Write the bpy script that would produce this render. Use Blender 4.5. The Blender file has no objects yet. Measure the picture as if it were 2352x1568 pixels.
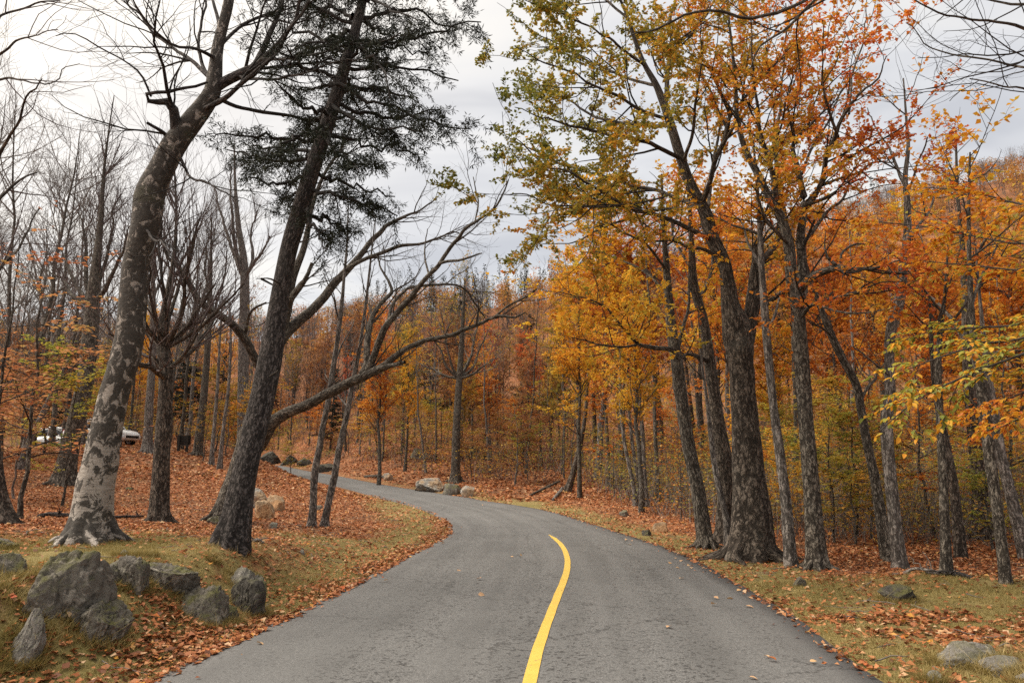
import bpy, bmesh, math
import numpy as np
from mathutils import Vector

# ---------------------------------------------------------------- camera, sky, sun, exposure
sc = bpy.context.scene
COL = sc.collection
R_ = math.radians
EYE = 1.6
PITCH = R_(10.0)
F, CX, CY = 1698.7, 1176.0, 784.0            # focal length and centre in 2352 x 1568 picture units
cam_d = bpy.data.cameras.new('camera')
cam_d.sensor_width = 36.0
cam_d.lens = 36.0 * F / 2352.0
cam_d.clip_end = 4000.0
cam = bpy.data.objects.new('camera', cam_d)
cam.location = (0, 0, EYE)
cam.rotation_euler = (R_(90) + PITCH, 0, 0)
COL.objects.link(cam)
sc.camera = cam

SUN_EL, SUN_AZ = R_(50), R_(-82)             # azimuth from +Y towards +X
SUN_DIR = Vector((math.cos(SUN_EL) * math.sin(SUN_AZ), math.cos(SUN_EL) * math.cos(SUN_AZ), math.sin(SUN_EL)))
SKY_GAIN = 0.218
world = bpy.data.worlds.new('World')
sc.world = world
world.use_nodes = True


def build_world():
    nt = world.node_tree
    nt.nodes.clear()
    N, L = nt.nodes.new, nt.links.new
    out = N('ShaderNodeOutputWorld')
    bg = N('ShaderNodeBackground')
    bg.inputs['Strength'].default_value = 1.0
    sky = N('ShaderNodeTexSky')
    sky.sky_type = 'NISHITA'
    sky.sun_disc = False
    sky.sun_elevation = SUN_EL
    sky.sun_rotation = SUN_AZ
    sky.dust_density = 2.0
    skys = N('ShaderNodeVectorMath'); skys.operation = 'SCALE'; skys.inputs['Scale'].default_value = 0.10
    L(sky.outputs[0], skys.inputs[0])
    tc = N('ShaderNodeTexCoord')
    sep = N('ShaderNodeSeparateXYZ'); L(tc.outputs['Generated'], sep.inputs[0])
    mx = N('ShaderNodeMath'); mx.operation = 'MAXIMUM'; mx.inputs[1].default_value = 0.0
    L(sep.outputs['Z'], mx.inputs[0])
    ad = N('ShaderNodeMath'); ad.inputs[1].default_value = 0.22
    L(mx.outputs[0], ad.inputs[0])
    dv = N('ShaderNodeVectorMath'); dv.operation = 'DIVIDE'
    L(tc.outputs['Generated'], dv.inputs[0])
    cmb = N('ShaderNodeCombineXYZ')
    for i in range(3):
        L(ad.outputs[0], cmb.inputs[i])
    L(cmb.outputs[0], dv.inputs[1])
    mp = N('ShaderNodeMapping'); mp.inputs['Scale'].default_value = (0.9, 1.5, 1.0)
    mp.inputs['Location'].default_value = (3.1, 1.7, 0.0)
    L(dv.outputs[0], mp.inputs[0])
    n1 = N('ShaderNodeTexNoise'); n1.inputs['Scale'].default_value = 1.5
    n1.inputs['Detail'].default_value = 4; n1.inputs['Roughness'].default_value = 0.55
    n1.inputs['Distortion'].default_value = 0.6
    L(mp.outputs[0], n1.inputs['Vector'])
    cr = N('ShaderNodeValToRGB')
    e = cr.color_ramp.elements
    e[0].position = 0.33; e[0].color = (0.68, 0.69, 0.725, 1)
    e[1].position = 0.62; e[1].color = (1.02, 0.995, 0.95, 1)
    m = cr.color_ramp.elements.new(0.48); m.color = (0.88, 0.88, 0.89, 1)
    L(n1.outputs['Fac'], cr.inputs[0])
    # thin bright veil around the hidden sun
    dot = N('ShaderNodeVectorMath'); dot.operation = 'DOT_PRODUCT'
    dot.inputs[1].default_value = SUN_DIR
    L(tc.outputs['Generated'], dot.inputs[0])
    mr = N('ShaderNodeMapRange'); mr.inputs['From Min'].default_value = 0.30; mr.inputs['From Max'].default_value = 1.0
    mr.interpolation_type = 'SMOOTHSTEP'
    L(dot.outputs['Value'], mr.inputs[0])
    gl = N('ShaderNodeVectorMath'); gl.operation = 'SCALE'; gl.inputs[0].default_value = (0.62, 0.50, 0.32)
    L(mr.outputs[0], gl.inputs['Scale'])
    adc = N('ShaderNodeVectorMath'); adc.operation = 'ADD'
    L(cr.outputs[0], adc.inputs[0]); L(gl.outputs[0], adc.inputs[1])
    cs = N('ShaderNodeVectorMath'); cs.operation = 'SCALE'; cs.inputs['Scale'].default_value = SKY_GAIN
    L(adc.outputs[0], cs.inputs[0])
    mix = N('ShaderNodeMix'); mix.data_type = 'RGBA'; mix.inputs[0].default_value = 0.96
    L(skys.outputs[0], mix.inputs[6]); L(cs.outputs[0], mix.inputs[7])
    L(mix.outputs[2], bg.inputs['Color'])
    L(bg.outputs[0], out.inputs[0])


build_world()
sun_d = bpy.data.lights.new('sun', 'SUN')
sun_d.energy = 1.5
sun_d.angle = R_(70)
sun_d.color = (1.0, 0.92, 0.80)
sun = bpy.data.objects.new('sun', sun_d)
sun.rotation_euler = (-SUN_DIR).to_track_quat('-Z', 'Y').to_euler()
sun.location = (-20, 20, 40)
COL.objects.link(sun)
vs = sc.view_settings
vs.view_transform = 'Standard'
vs.look = 'None'
vs.exposure = 2.05
vs.gamma = 1.0
cy = sc.cycles
cy.max_bounces = 5
cy.diffuse_bounces = 3
cy.transmission_bounces = 4
cy.glossy_bounces = 2
cy.transparent_max_bounces = 4
cy.use_denoising = False
cy.use_adaptive_sampling = True
cy.adaptive_threshold = 0.01

# ---------------------------------------------------------------- numeric helpers
rng = np.random.default_rng(7)


def sp(v, k):
    return k * np.logaddexp(0, v / k)


def sstep(a, b, v):
    t = np.clip((v - a) / (b - a), 0, 1)
    return t * t * (3 - 2 * t)


def _hash(ix, iy, iz, s):
    h = (ix.astype(np.int64) * 374761393 + iy.astype(np.int64) * 668265263 + iz.astype(np.int64) * 2147483647 + s * 974711)
    h = (h ^ (h >> 13)) * 1274126177
    h = h ^ (h >> 16)
    return (h & 0xffff) / 65535.0


def vnoise(p, s=0):
    """value noise in 0..1 of points [...,3]"""
    i = np.floor(p).astype(np.int64)
    f = p - i
    f = f * f * (3 - 2 * f)
    r = 0
    for dx in (0, 1):
        for dy in (0, 1):
            for dz in (0, 1):
                w = (f[..., 0] if dx else 1 - f[..., 0]) * (f[..., 1] if dy else 1 - f[..., 1]) * (f[..., 2] if dz else 1 - f[..., 2])
                r = r + w * _hash(i[..., 0] + dx, i[..., 1] + dy, i[..., 2] + dz, s)
    return r


def fbm(p, o=4, s=0):
    a, t, r = 0.5, 0, 0
    for k in range(o):
        r = r + a * vnoise(p * 2 ** k + 17.3 * k, s + k)
        t += a
        a *= 0.5
    return r / t


def fbm2(x, y, sc_=1.0, o=4, s=0):
    return fbm(np.stack([x * sc_, y * sc_, np.zeros_like(x) + 0.37], -1), o, s)


def nrm(v):
    return v / (np.linalg.norm(v, axis=-1, keepdims=True) + 1e-9)


def ray(px, py):
    a, b = (px - CX) / F, (CY - py) / F
    return np.array([a, math.cos(PITCH) - b * math.sin(PITCH), math.sin(PITCH) + b * math.cos(PITCH)])


def at(px, py, Y):
    """world point seen at (px, py) at forward distance Y"""
    d = ray(px, py)
    return np.array([0, 0, EYE]) + d * (Y / d[1])


def smooth_line(pts, n):
    """Catmull-Rom through pts [k,d] resampled to n points evenly by chord length"""
    pts = np.asarray(pts, float)
    if len(pts) == 2:
        t = np.linspace(0, 1, n)[:, None]
        return pts[0] * (1 - t) + pts[1] * t
    P = np.vstack([2 * pts[0] - pts[1], pts, 2 * pts[-1] - pts[-2]])
    out = []
    for i in range(1, len(P) - 2):
        t = np.linspace(0, 1, 13)[:-1, None]
        a, b, c, d = P[i - 1], P[i], P[i + 1], P[i + 2]
        out.append(0.5 * (2 * b + (c - a) * t + (2 * a - 5 * b + 4 * c - d) * t ** 2 + (3 * b - a - 3 * c + d) * t ** 3))
    Q = np.vstack(out + [P[-2][None]])
    s = np.r_[0, np.cumsum(np.linalg.norm(np.diff(Q[:, :3], axis=0), axis=1))]
    u = np.linspace(0, s[-1], n)
    return np.stack([np.interp(u, s, Q[:, k]) for k in range(Q.shape[1])], -1)


# ---------------------------------------------------------------- mesh helpers
def mesh(name, V, Q, mat=None, attrs=None, smooth=False):
    """V [n,3], Q [m,k] faces of k corners (or a list of such arrays)"""
    me = bpy.data.meshes.new(name)
    V = np.ascontiguousarray(V, np.float32)
    Qs = Q if isinstance(Q, list) else [Q]
    Qs = [np.asarray(q) for q in Qs if len(q)]
    loops = np.concatenate([q.ravel() for q in Qs]).astype(np.int32)
    tot = np.concatenate([np.full(len(q), q.shape[1]) for q in Qs]).astype(np.int32)
    start = np.r_[0, np.cumsum(tot)[:-1]].astype(np.int32)
    me.vertices.add(len(V)); me.vertices.foreach_set('co', V.ravel())
    me.loops.add(len(loops)); me.loops.foreach_set('vertex_index', loops)
    me.polygons.add(len(tot)); me.polygons.foreach_set('loop_start', start)
    if smooth:
        me.polygons.foreach_set('use_smooth', np.ones(len(tot), bool))
    for k, a in (attrs or {}).items():
        a = np.asarray(a, np.float32)
        if a.ndim == 1:
            at_ = me.attributes.new(k, 'FLOAT', 'POINT'); at_.data.foreach_set('value', a)
        else:
            at_ = me.attributes.new(k, 'FLOAT_VECTOR', 'POINT'); at_.data.foreach_set('vector', a.ravel())
    me.update(calc_edges=True)
    if mat:
        me.materials.append(mat)
    return me


def link(name, data, parent=None, loc=None, kind=None):
    o = bpy.data.objects.new(name, data)
    if loc is not None:
        o.location = loc
    if parent is not None:
        o.parent = parent
    if kind:
        o['kind'] = kind
    COL.objects.link(o)
    return o


def tag(o, label, cat, group=None):
    o['label'] = label
    o['category'] = cat
    if group:
        o['group'] = group
    return o


def thing(name, label, cat, loc=(0, 0, 0), group=None):
    return tag(link(name, None, None, loc), label, cat, group)


def tubes(P, R, sides):
    """P [B,n,3], R [B,n] -> verts, quads, bark coordinates"""
    B, n, _ = P.shape
    T = np.gradient(P, axis=1)
    T = nrm(T)
    ref = np.where(np.abs(T[:, :1, 2:3]) > 0.8, np.array([1.0, 0, 0]), np.array([0, 0, 1.0]))
    ref = np.broadcast_to(ref, T.shape)
    X = nrm(np.cross(ref, T))
    Y = np.cross(T, X)
    a = np.linspace(0, 2 * np.pi, sides, endpoint=False)
    c, s = np.cos(a), np.sin(a)
    V = P[:, :, None] + R[:, :, None, None] * (c[:, None] * X[:, :, None] + s[:, None] * Y[:, :, None])
    ln = np.concatenate([np.zeros((B, 1)), np.cumsum(np.linalg.norm(np.diff(P, axis=1), axis=2), axis=1)], 1)
    bk = np.empty((B, n, sides, 3))
    r0 = R[:, :, None] * 0 + R.mean(1)[:, None, None]
    bk[..., 0] = c * r0 + np.arange(B)[:, None, None] * 3.7
    bk[..., 1] = s * r0
    bk[..., 2] = ln[:, :, None]
    idx = np.arange(B * n * sides).reshape(B, n, sides)
    nx = np.roll(idx, -1, axis=2)
    Q = np.stack([idx[:, :-1], nx[:, :-1], nx[:, 1:], idx[:, 1:]], -1).reshape(-1, 4)
    return V.reshape(-1, 3), Q, bk.reshape(-1, 3)


def join(parts):
    Vs, Qs, As, o = [], [], [], 0
    for V, Q, A in parts:
        Vs.append(V); Qs.append(Q + o); As.append(A); o += len(V)
    return np.concatenate(Vs), np.concatenate(Qs), np.concatenate(As)


def grow(P, R, dens, tr, ang, ln, rr, rtip, trop, wig, npt, g, flat=0.0, rmin=0.0):
    """children of the limbs P [B,m,3]; dens per metre"""
    B, m, _ = P.shape
    seg = np.linalg.norm(np.diff(P, axis=1), axis=2)
    L = seg.sum(1)
    k = g.poisson(dens * L * (tr[1] - tr[0]))
    idx = np.repeat(np.arange(B), k)
    if len(idx) == 0:
        idx = np.array([0])
    C = len(idx)
    t = g.uniform(tr[0], tr[1], C) * (m - 1)
    i0 = np.clip(t.astype(int), 0, m - 2)
    f = (t - i0)[:, None]
    p = P[idx, i0] * (1 - f) + P[idx, i0 + 1] * f
    rp = R[idx, i0] * (1 - f[:, 0]) + R[idx, i0 + 1] * f[:, 0]
    T = nrm(P[idx, i0 + 1] - P[idx, i0])
    q = g.normal(size=(C, 3))
    q = q - (q * T).sum(1, keepdims=True) * T
    q[:, 2] *= 1 - flat
    q = nrm(q)
    a = g.uniform(ang[0], ang[1], C)[:, None]
    d = nrm(T * np.cos(a) + q * np.sin(a))
    le = g.uniform(ln[0], ln[1], C) * (1.15 - 0.5 * t / (m - 1))
    st = (le / (npt - 1))[:, None]
    out = np.empty((C, npt, 3))
    out[:, 0] = p
    for j in range(1, npt):
        d = nrm(d + g.normal(size=(C, 3)) * wig + np.array([0, 0, trop]))
        out[:, j] = out[:, j - 1] + d * st
    r0 = np.maximum(np.minimum(rp * rr, 0.012 * le + 0.004), rmin)
    w = np.linspace(0, 1, npt)[None]
    RR = r0[:, None] * (1 - w) + np.minimum(rtip, r0)[:, None] * w
    return out, RR


def leaf_quads(P, per_m, size, g, tr=(0.15, 1.0), flat=0.55, width=0.36, fold=0.12, droop=0.15):
    """leaf rhombi folded along the midrib, spread along the twigs P; -> verts, quads, centre"""
    B, m, _ = P.shape
    L = np.linalg.norm(np.diff(P, axis=1), axis=2).sum(1)
    k = g.poisson(per_m * L)
    idx = np.repeat(np.arange(B), k)
    C = len(idx)
    t = g.uniform(tr[0], tr[1], C) * (m - 1)
    i0 = np.clip(t.astype(int), 0, m - 2)
    f = (t - i0)[:, None]
    p = P[idx, i0] * (1 - f) + P[idx, i0 + 1] * f
    T = nrm(P[idx, i0 + 1] - P[idx, i0])
    return leaf_at(p, T, size, g, flat, width, fold, droop)


def leaf_at(p, T, size, g, flat=0.55, width=0.36, fold=0.12, droop=0.15):
    C = len(p)
    d = g.normal(size=(C, 3))
    d[:, 2] = d[:, 2] * (1 - flat) - droop
    d = nrm(nrm(d) + 0.5 * T)
    s = size * g.uniform(0.65, 1.25, C)[:, None]
    up = g.normal(size=(C, 3)) * (1.05 - flat) + np.array([0, 0, 1.0])
    sd = nrm(np.cross(up, d))
    nn = np.cross(d, sd)
    p = p + d * s * 0.2
    mid = p + d * s * 0.45 + nn * s * fold
    V = np.stack([p, mid + sd * s * width, p + d * s, mid - sd * s * width], 1).reshape(-1, 3)
    Q = np.arange(C * 4).reshape(C, 4)
    return V, Q, p


# ---------------------------------------------------------------- materials
def nodes(name):
    m = bpy.data.materials.new(name)
    m.use_nodes = True
    nt = m.node_tree
    nt.nodes.clear()
    out = nt.nodes.new('ShaderNodeOutputMaterial')
    return m, nt, nt.nodes.new, nt.links.new, out


def ramp(N, stops):
    r = N('ShaderNodeValToRGB')
    els = r.color_ramp.elements
    while len(els) > 1:
        els.remove(els[-1])
    els[0].position = stops[0][0]; els[0].color = (*stops[0][1], 1)
    for p_, c in stops[1:]:
        e = els.new(p_); e.color = (*c, 1)
    return r


def noise(N, L, vec, scale, detail=4, rough=0.55, dist=0.0):
    n = N('ShaderNodeTexNoise')
    n.inputs['Scale'].default_value = scale
    n.inputs['Detail'].default_value = detail
    n.inputs['Roughness'].default_value = rough
    n.inputs['Distortion'].default_value = dist
    if vec is not None:
        L(vec, n.inputs['Vector'])
    return n


def math_(N, L, op, a, b=None, c=None):
    n = N('ShaderNodeMath'); n.operation = op
    for i, v in enumerate((a, b, c)):
        if v is None:
            continue
        if isinstance(v, (int, float)):
            n.inputs[i].default_value = v
        else:
            L(v, n.inputs[i])
    return n.outputs[0]


def mixc(N, L, fac, a, b, blend='MIX'):
    n = N('ShaderNodeMix'); n.data_type = 'RGBA'; n.blend_type = blend
    for i, v in ((0, fac), (6, a), (7, b)):
        if isinstance(v, (int, float)):
            n.inputs[i].default_value = v
        elif isinstance(v, tuple):
            n.inputs[i].default_value = (*v, 1)
        else:
            L(v, n.inputs[i])
    return n.outputs[2]


def mapr(N, L, v, a, b, c=0.0, d=1.0):
    n = N('ShaderNodeMapRange')
    n.inputs['From Min'].default_value = a; n.inputs['From Max'].default_value = b
    n.inputs['To Min'].default_value = c; n.inputs['To Max'].default_value = d
    L(v, n.inputs[0])
    return n.outputs[0]


def scaled(N, L, vec, s):
    m = N('ShaderNodeMapping'); m.inputs['Scale'].default_value = s
    L(vec, m.inputs[0])
    return m.outputs[0]


def principled(N, L, out, col, rough=0.85, spec=0.25, normal=None):
    b = N('ShaderNodeBsdfPrincipled')
    if isinstance(col, tuple):
        b.inputs['Base Color'].default_value = (*col, 1)
    else:
        L(col, b.inputs['Base Color'])
    if isinstance(rough, (int, float)):
        b.inputs['Roughness'].default_value = rough
    else:
        L(rough, b.inputs['Roughness'])
    b.inputs['Specular IOR Level'].default_value = spec
    if normal is not None:
        L(normal, b.inputs['Normal'])
    L(b.outputs[0], out.inputs[0])
    return b


def bump(N, L, h, dist, strength=1.0):
    b = N('ShaderNodeBump')
    b.inputs['Distance'].default_value = dist
    b.inputs['Strength'].default_value = strength
    L(h, b.inputs['Height'])
    return b.outputs[0]


def leaf_mat(name, stops, trans=0.45, spread=0.5):
    m, nt, N, L, out = nodes(name)
    a = N('ShaderNodeAttribute'); a.attribute_name = 'tint'
    oi = N('ShaderNodeObjectInfo')
    v = math_(N, L, 'ADD', a.outputs['Fac'], mapr(N, L, oi.outputs['Random'], 0, 1, -0.12 * spread * 2, 0.12 * spread * 2))
    r = ramp(N, stops)
    L(v, r.inputs[0])
    df = N('ShaderNodeBsdfDiffuse'); L(r.outputs[0], df.inputs[0])
    tr = N('ShaderNodeBsdfTranslucent'); L(r.outputs[0], tr.inputs[0])
    gl = N('ShaderNodeBsdfGlossy'); gl.inputs['Roughness'].default_value = 0.5
    gl.inputs[0].default_value = (0.5, 0.5, 0.5, 1)
    mx = N('ShaderNodeMixShader'); mx.inputs[0].default_value = trans
    L(df.outputs[0], mx.inputs[1]); L(tr.outputs[0], mx.inputs[2])
    m2 = N('ShaderNodeMixShader'); m2.inputs[0].default_value = 0.035
    L(mx.outputs[0], m2.inputs[1]); L(gl.outputs[0], m2.inputs[2])
    L(m2.outputs[0], out.inputs[0])
    return m


def bark_mat(name, dark, light, moss=None, k=26.0, relief=0.02, lichen=0.35):
    m, nt, N, L, out = nodes(name)
    a = N('ShaderNodeAttribute'); a.attribute_name = 'bk'
    nd = noise(N, L, a.outputs['Vector'], 9, 3, 0.6)
    ds = N('ShaderNodeVectorMath'); ds.operation = 'SCALE'; ds.inputs['Scale'].default_value = 0.07
    L(nd.outputs['Color'], ds.inputs[0])
    da = N('ShaderNodeVectorMath'); L(a.outputs['Vector'], da.inputs[0]); L(ds.outputs[0], da.inputs[1])
    v = scaled(N, L, da.outputs[0], (1, 1, 0.15))
    n1 = noise(N, L, v, k, 6, 0.66, 0.3)
    vo = N('ShaderNodeTexVoronoi'); vo.feature = 'DISTANCE_TO_EDGE'; vo.inputs['Scale'].default_value = k * 1.2
    L(v, vo.inputs['Vector'])
    plate = mapr(N, L, vo.outputs['Distance'], 0.0, 0.25, -0.13, 0.05)
    n2 = noise(N, L, a.outputs['Vector'], 2.2, 5, 0.65)
    n3 = noise(N, L, scaled(N, L, a.outputs['Vector'], (1, 1, 0.5)), 40, 3, 0.7)
    r = ramp(N, [(0.34, tuple(0.55 * c for c in dark)), (0.45, dark), (0.62, light), (0.78, tuple(1.25 * c for c in light))])
    h = math_(N, L, 'ADD', math_(N, L, 'ADD', n1.outputs[0], plate), math_(N, L, 'MULTIPLY', math_(N, L, 'SUBTRACT', n3.outputs[0], 0.5), 0.45))
    L(h, r.inputs[0])
    f = mapr(N, L, n2.outputs[0], 0.54, 0.76, 0, lichen * 0.8)
    c = mixc(N, L, f, r.outputs[0], moss or (0.30, 0.30, 0.26))
    n4 = noise(N, L, a.outputs['Vector'], 0.9, 3, 0.5)
    c = mixc(N, L, mapr(N, L, n4.outputs[0], 0.45, 0.70, 0.0, 0.35), c, (0.045, 0.040, 0.034))
    principled(N, L, out, c, 0.9, 0.2, bump(N, L, h, relief, 0.9))
    return m


def twig_mat(name, col):
    m, nt, N, L, out = nodes(name)
    a = N('ShaderNodeAttribute'); a.attribute_name = 'bk'
    n = noise(N, L, a.outputs['Vector'], 9, 3)
    r = ramp(N, [(0.3, tuple(0.55 * c for c in col)), (0.7, tuple(1.3 * c for c in col))])
    L(n.outputs[0], r.inputs[0])
    principled(N, L, out, r.outputs[0], 0.9, 0.15)
    return m


def birch_mat():
    m, nt, N, L, out = nodes('yellow_birch_bark')
    a = N('ShaderNodeAttribute'); a.attribute_name = 'bk'
    sep = N('ShaderNodeSeparateXYZ'); L(a.outputs['Vector'], sep.inputs[0])
    z = sep.outputs['Z']
    lent = noise(N, L, scaled(N, L, a.outputs['Vector'], (2.5, 2.5, 22)), 3.0, 4, 0.6)
    base = ramp(N, [(0.3, (0.19, 0.165, 0.14)), (0.52, (0.32, 0.28, 0.245)), (0.75, (0.40, 0.36, 0.32))])
    L(lent.outputs[0], base.inputs[0])
    pt = noise(N, L, scaled(N, L, a.outputs['Vector'], (1, 1, 0.62)), 9.5, 8, 0.72, 0.6)
    cut = N('ShaderNodeFloatCurve')
    # share of black plates along the trunk: root dark, pale lower bole, dark plates higher up
    cm = cut.mapping.curves[0]
    pts = [(0.0, 0.56), (0.02, 0.54), (0.035, 0.465), (0.075, 0.48), (0.12, 0.515), (0.16, 0.55), (0.30, 0.565), (0.42, 0.555), (1.0, 0.56)]
    while len(cm.points) < len(pts):
        cm.points.new(0.5, 0.5)
    for pnt, (x, y) in zip(cm.points, pts):
        pnt.location = (x, y)
    cut.mapping.update()
    L(math_(N, L, 'MULTIPLY', z, 1 / 14.0), cut.inputs['Value'])
    d = math_(N, L, 'SUBTRACT', cut.outputs[0], pt.outputs[0])
    f = mapr(N, L, d, -0.015, 0.03, 0, 0.95)
    rough = noise(N, L, a.outputs['Vector'], 24, 4, 0.7)
    dk = ramp(N, [(0.3, (0.016, 0.014, 0.012)), (0.7, (0.070, 0.060, 0.050))])
    L(rough.outputs[0], dk.inputs[0])
    c = mixc(N, L, f, base.outputs[0], dk.outputs[0])
    moss = noise(N, L, a.outputs['Vector'], 1.7, 4, 0.6)
    c = mixc(N, L, mapr(N, L, moss.outputs[0], 0.60, 0.72, 0, 0.35), c, (0.15, 0.15, 0.075))
    h = math_(N, L, 'ADD', math_(N, L, 'MULTIPLY', f, 0.6), math_(N, L, 'MULTIPLY', rough.outputs[0], 0.8))
    principled(N, L, out, c, 0.85, 0.25, bump(N, L, h, 0.03, 0.8))
    return m


def rock_mat(name, dark, light, moss_amt=0.3, warm=None):
    m, nt, N, L, out = nodes(name)
    tc = N('ShaderNodeTexCoord')
    geo = N('ShaderNodeNewGeometry')
    P = tc.outputs['Object']
    n1 = noise(N, L, P, 3.0, 8, 0.68, 0.6)
    n2 = noise(N, L, P, 22, 5, 0.75)
    n3 = noise(N, L, P, 7.5, 5, 0.6, 1.2)
    r = ramp(N, [(0.30, dark), (0.52, tuple(0.5 * (a + b) for a, b in zip(dark, light))), (0.72, light)])
    L(math_(N, L, 'ADD', math_(N, L, 'MULTIPLY', n1.outputs[0], 0.55), math_(N, L, 'MULTIPLY', n2.outputs[0], 0.45)), r.inputs[0])
    c = r.outputs[0]
    c = mixc(N, L, mapr(N, L, n3.outputs[0], 0.57, 0.63, 0, 0.7), c, tuple(min(1, 1.5 * x) for x in light))
    c = mixc(N, L, mapr(N, L, n3.outputs[0], 0.40, 0.34, 0, 0.6), c, tuple(0.6 * x for x in dark))
    if warm:
        n5 = noise(N, L, P, 2.4, 4)
        c = mixc(N, L, mapr(N, L, n5.outputs[0], 0.42, 0.58, 0, 0.75), c, warm)
    sep = N('ShaderNodeSeparateXYZ'); L(geo.outputs['Normal'], sep.inputs[0])
    n4 = noise(N, L, P, 4.0, 5, 0.6)
    mf = math_(N, L, 'MULTIPLY', mapr(N, L, sep.outputs['Z'], 0.15, 0.75, 0, 1), mapr(N, L, n4.outputs[0], 0.42, 0.56, 0, moss_amt))
    c = mixc(N, L, mf, c, (0.105, 0.10, 0.03))
    h = math_(N, L, 'ADD', n1.outputs[0], math_(N, L, 'MULTIPLY', n2.outputs[0], 0.45))
    principled(N, L, out, c, 0.88, 0.25, bump(N, L, h, 0.09, 0.9))
    return m


def plain_mat(name, col, rough=0.6, spec=0.4, metal=0.0):
    m, nt, N, L, out = nodes(name)
    tc = N('ShaderNodeTexCoord')
    n = noise(N, L, tc.outputs['Object'], 6, 4)
    c = mixc(N, L, mapr(N, L, n.outputs[0], 0.3, 0.7, 0, 1), tuple(0.86 * x for x in col), tuple(min(1, 1.1 * x) for x in col))
    b = principled(N, L, out, c, rough, spec)
    b.inputs['Metallic'].default_value = metal
    return m


def asphalt_mat():
    m, nt, N, L, out = nodes('asphalt')
    tc = N('ShaderNodeTexCoord')
    P = tc.outputs['Object']
    a = N('ShaderNodeAttribute'); a.attribute_name = 'lane'      # x across in metres, y along in metres
    sep = N('ShaderNodeSeparateXYZ'); L(a.outputs['Vector'], sep.inputs[0])
    n1 = noise(N, L, P, 75, 3, 0.75)
    n2 = noise(N, L, P, 0.55, 5, 0.6)
    n3 = noise(N, L, scaled(N, L, a.outputs['Vector'], (2.6, 0.12, 1)), 1.0, 4, 0.55)
    vor = N('ShaderNodeTexVoronoi'); vor.inputs['Scale'].default_value = 55; L(P, vor.inputs['Vector'])
    base = ramp(N, [(0.36, (0.061, 0.060, 0.059)), (0.5, (0.124, 0.121, 0.117)), (0.64, (0.208, 0.203, 0.196))])
    L(n1.outputs[0], base.inputs[0])
    c = base.outputs[0]
    c = mixc(N, L, mapr(N, L, n3.outputs[0], 0.38, 0.62, 0.0, 0.6), c, (0.082, 0.080, 0.077))
    c = mixc(N, L, mapr(N, L, n2.outputs[0], 0.40, 0.64, 0.0, 0.32), c, (0.172, 0.168, 0.162))
    # open pits in the wheel tracks
    pit = noise(N, L, P, 24, 2, 0.5, 0.8)
    trk = noise(N, L, scaled(N, L, a.outputs['Vector'], (1.3, 0.05, 1)), 1.0, 3, 0.5)
    pf = math_(N, L, 'MULTIPLY', mapr(N, L, pit.outputs[0], 0.57, 0.63), mapr(N, L, trk.outputs[0], 0.40, 0.56, 0.2, 0.95))
    c = mixc(N, L, pf, c, (0.045, 0.043, 0.041))
    # sealed edge strips darker and finer
    ed = N('ShaderNodeAttribute'); ed.attribute_name = 'edge'
    ew = math_(N, L, 'ADD', ed.outputs['Fac'], math_(N, L, 'MULTIPLY', math_(N, L, 'SUBTRACT', n2.outputs[0], 0.5), 0.7))
    c = mixc(N, L, mapr(N, L, ew, 0.15, 0.75, 0.34, 0.0), c, (0.085, 0.080, 0.078))
    # hairline cracks
    cv = N('ShaderNodeTexVoronoi'); cv.feature = 'DISTANCE_TO_EDGE'; cv.inputs['Scale'].default_value = 0.42
    wv = N('ShaderNodeVectorMath'); wv.operation = 'ADD'
    nw = noise(N, L, P, 2.2, 5, 0.7)
    wsc = N('ShaderNodeVectorMath'); wsc.operation = 'SCALE'; wsc.inputs['Scale'].default_value = 0.55
    L(nw.outputs['Color'], wsc.inputs[0]); L(P, wv.inputs[0]); L(wsc.outputs[0], wv.inputs[1]); L(wv.outputs[0], cv.inputs['Vector'])
    ck = noise(N, L, P, 0.35, 2)
    cf = math_(N, L, 'MULTIPLY', mapr(N, L, cv.outputs['Distance'], 0.002, 0.008, 0.75, 0.0), mapr(N, L, ck.outputs[0], 0.44, 0.52))
    c = mixc(N, L, cf, c, (0.04, 0.038, 0.036))
    h = math_(N, L, 'ADD', n1.outputs[0], math_(N, L, 'MULTIPLY', pf, -0.8))
    principled(N, L, out, c, 0.86, 0.30, bump(N, L, h, 0.006, 0.7))
    return m


def paint_mat():
    m, nt, N, L, out = nodes('yellow_road_paint')
    tc = N('ShaderNodeTexCoord')
    P = tc.outputs['Object']
    n1 = noise(N, L, P, 110, 3, 0.7)
    n2 = noise(N, L, P, 9, 5, 0.7)
    c = mixc(N, L, mapr(N, L, n2.outputs[0], 0.35, 0.7), (0.56, 0.36, 0.06), (0.64, 0.43, 0.085))
    n3 = noise(N, L, P, 16, 4, 0.7)
    c = mixc(N, L, mapr(N, L, n3.outputs[0], 0.60, 0.70, 0, 0.8), c, (0.16, 0.14, 0.09))
    n4 = noise(N, L, P, 60, 3, 0.8)
    c = mixc(N, L, mapr(N, L, n4.outputs[0], 0.58, 0.70, 0, 0.5), c, (0.22, 0.17, 0.07))
    principled(N, L, out, c, 0.75, 0.3, bump(N, L, n1.outputs[0], 0.004, 0.5))
    return m


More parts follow.
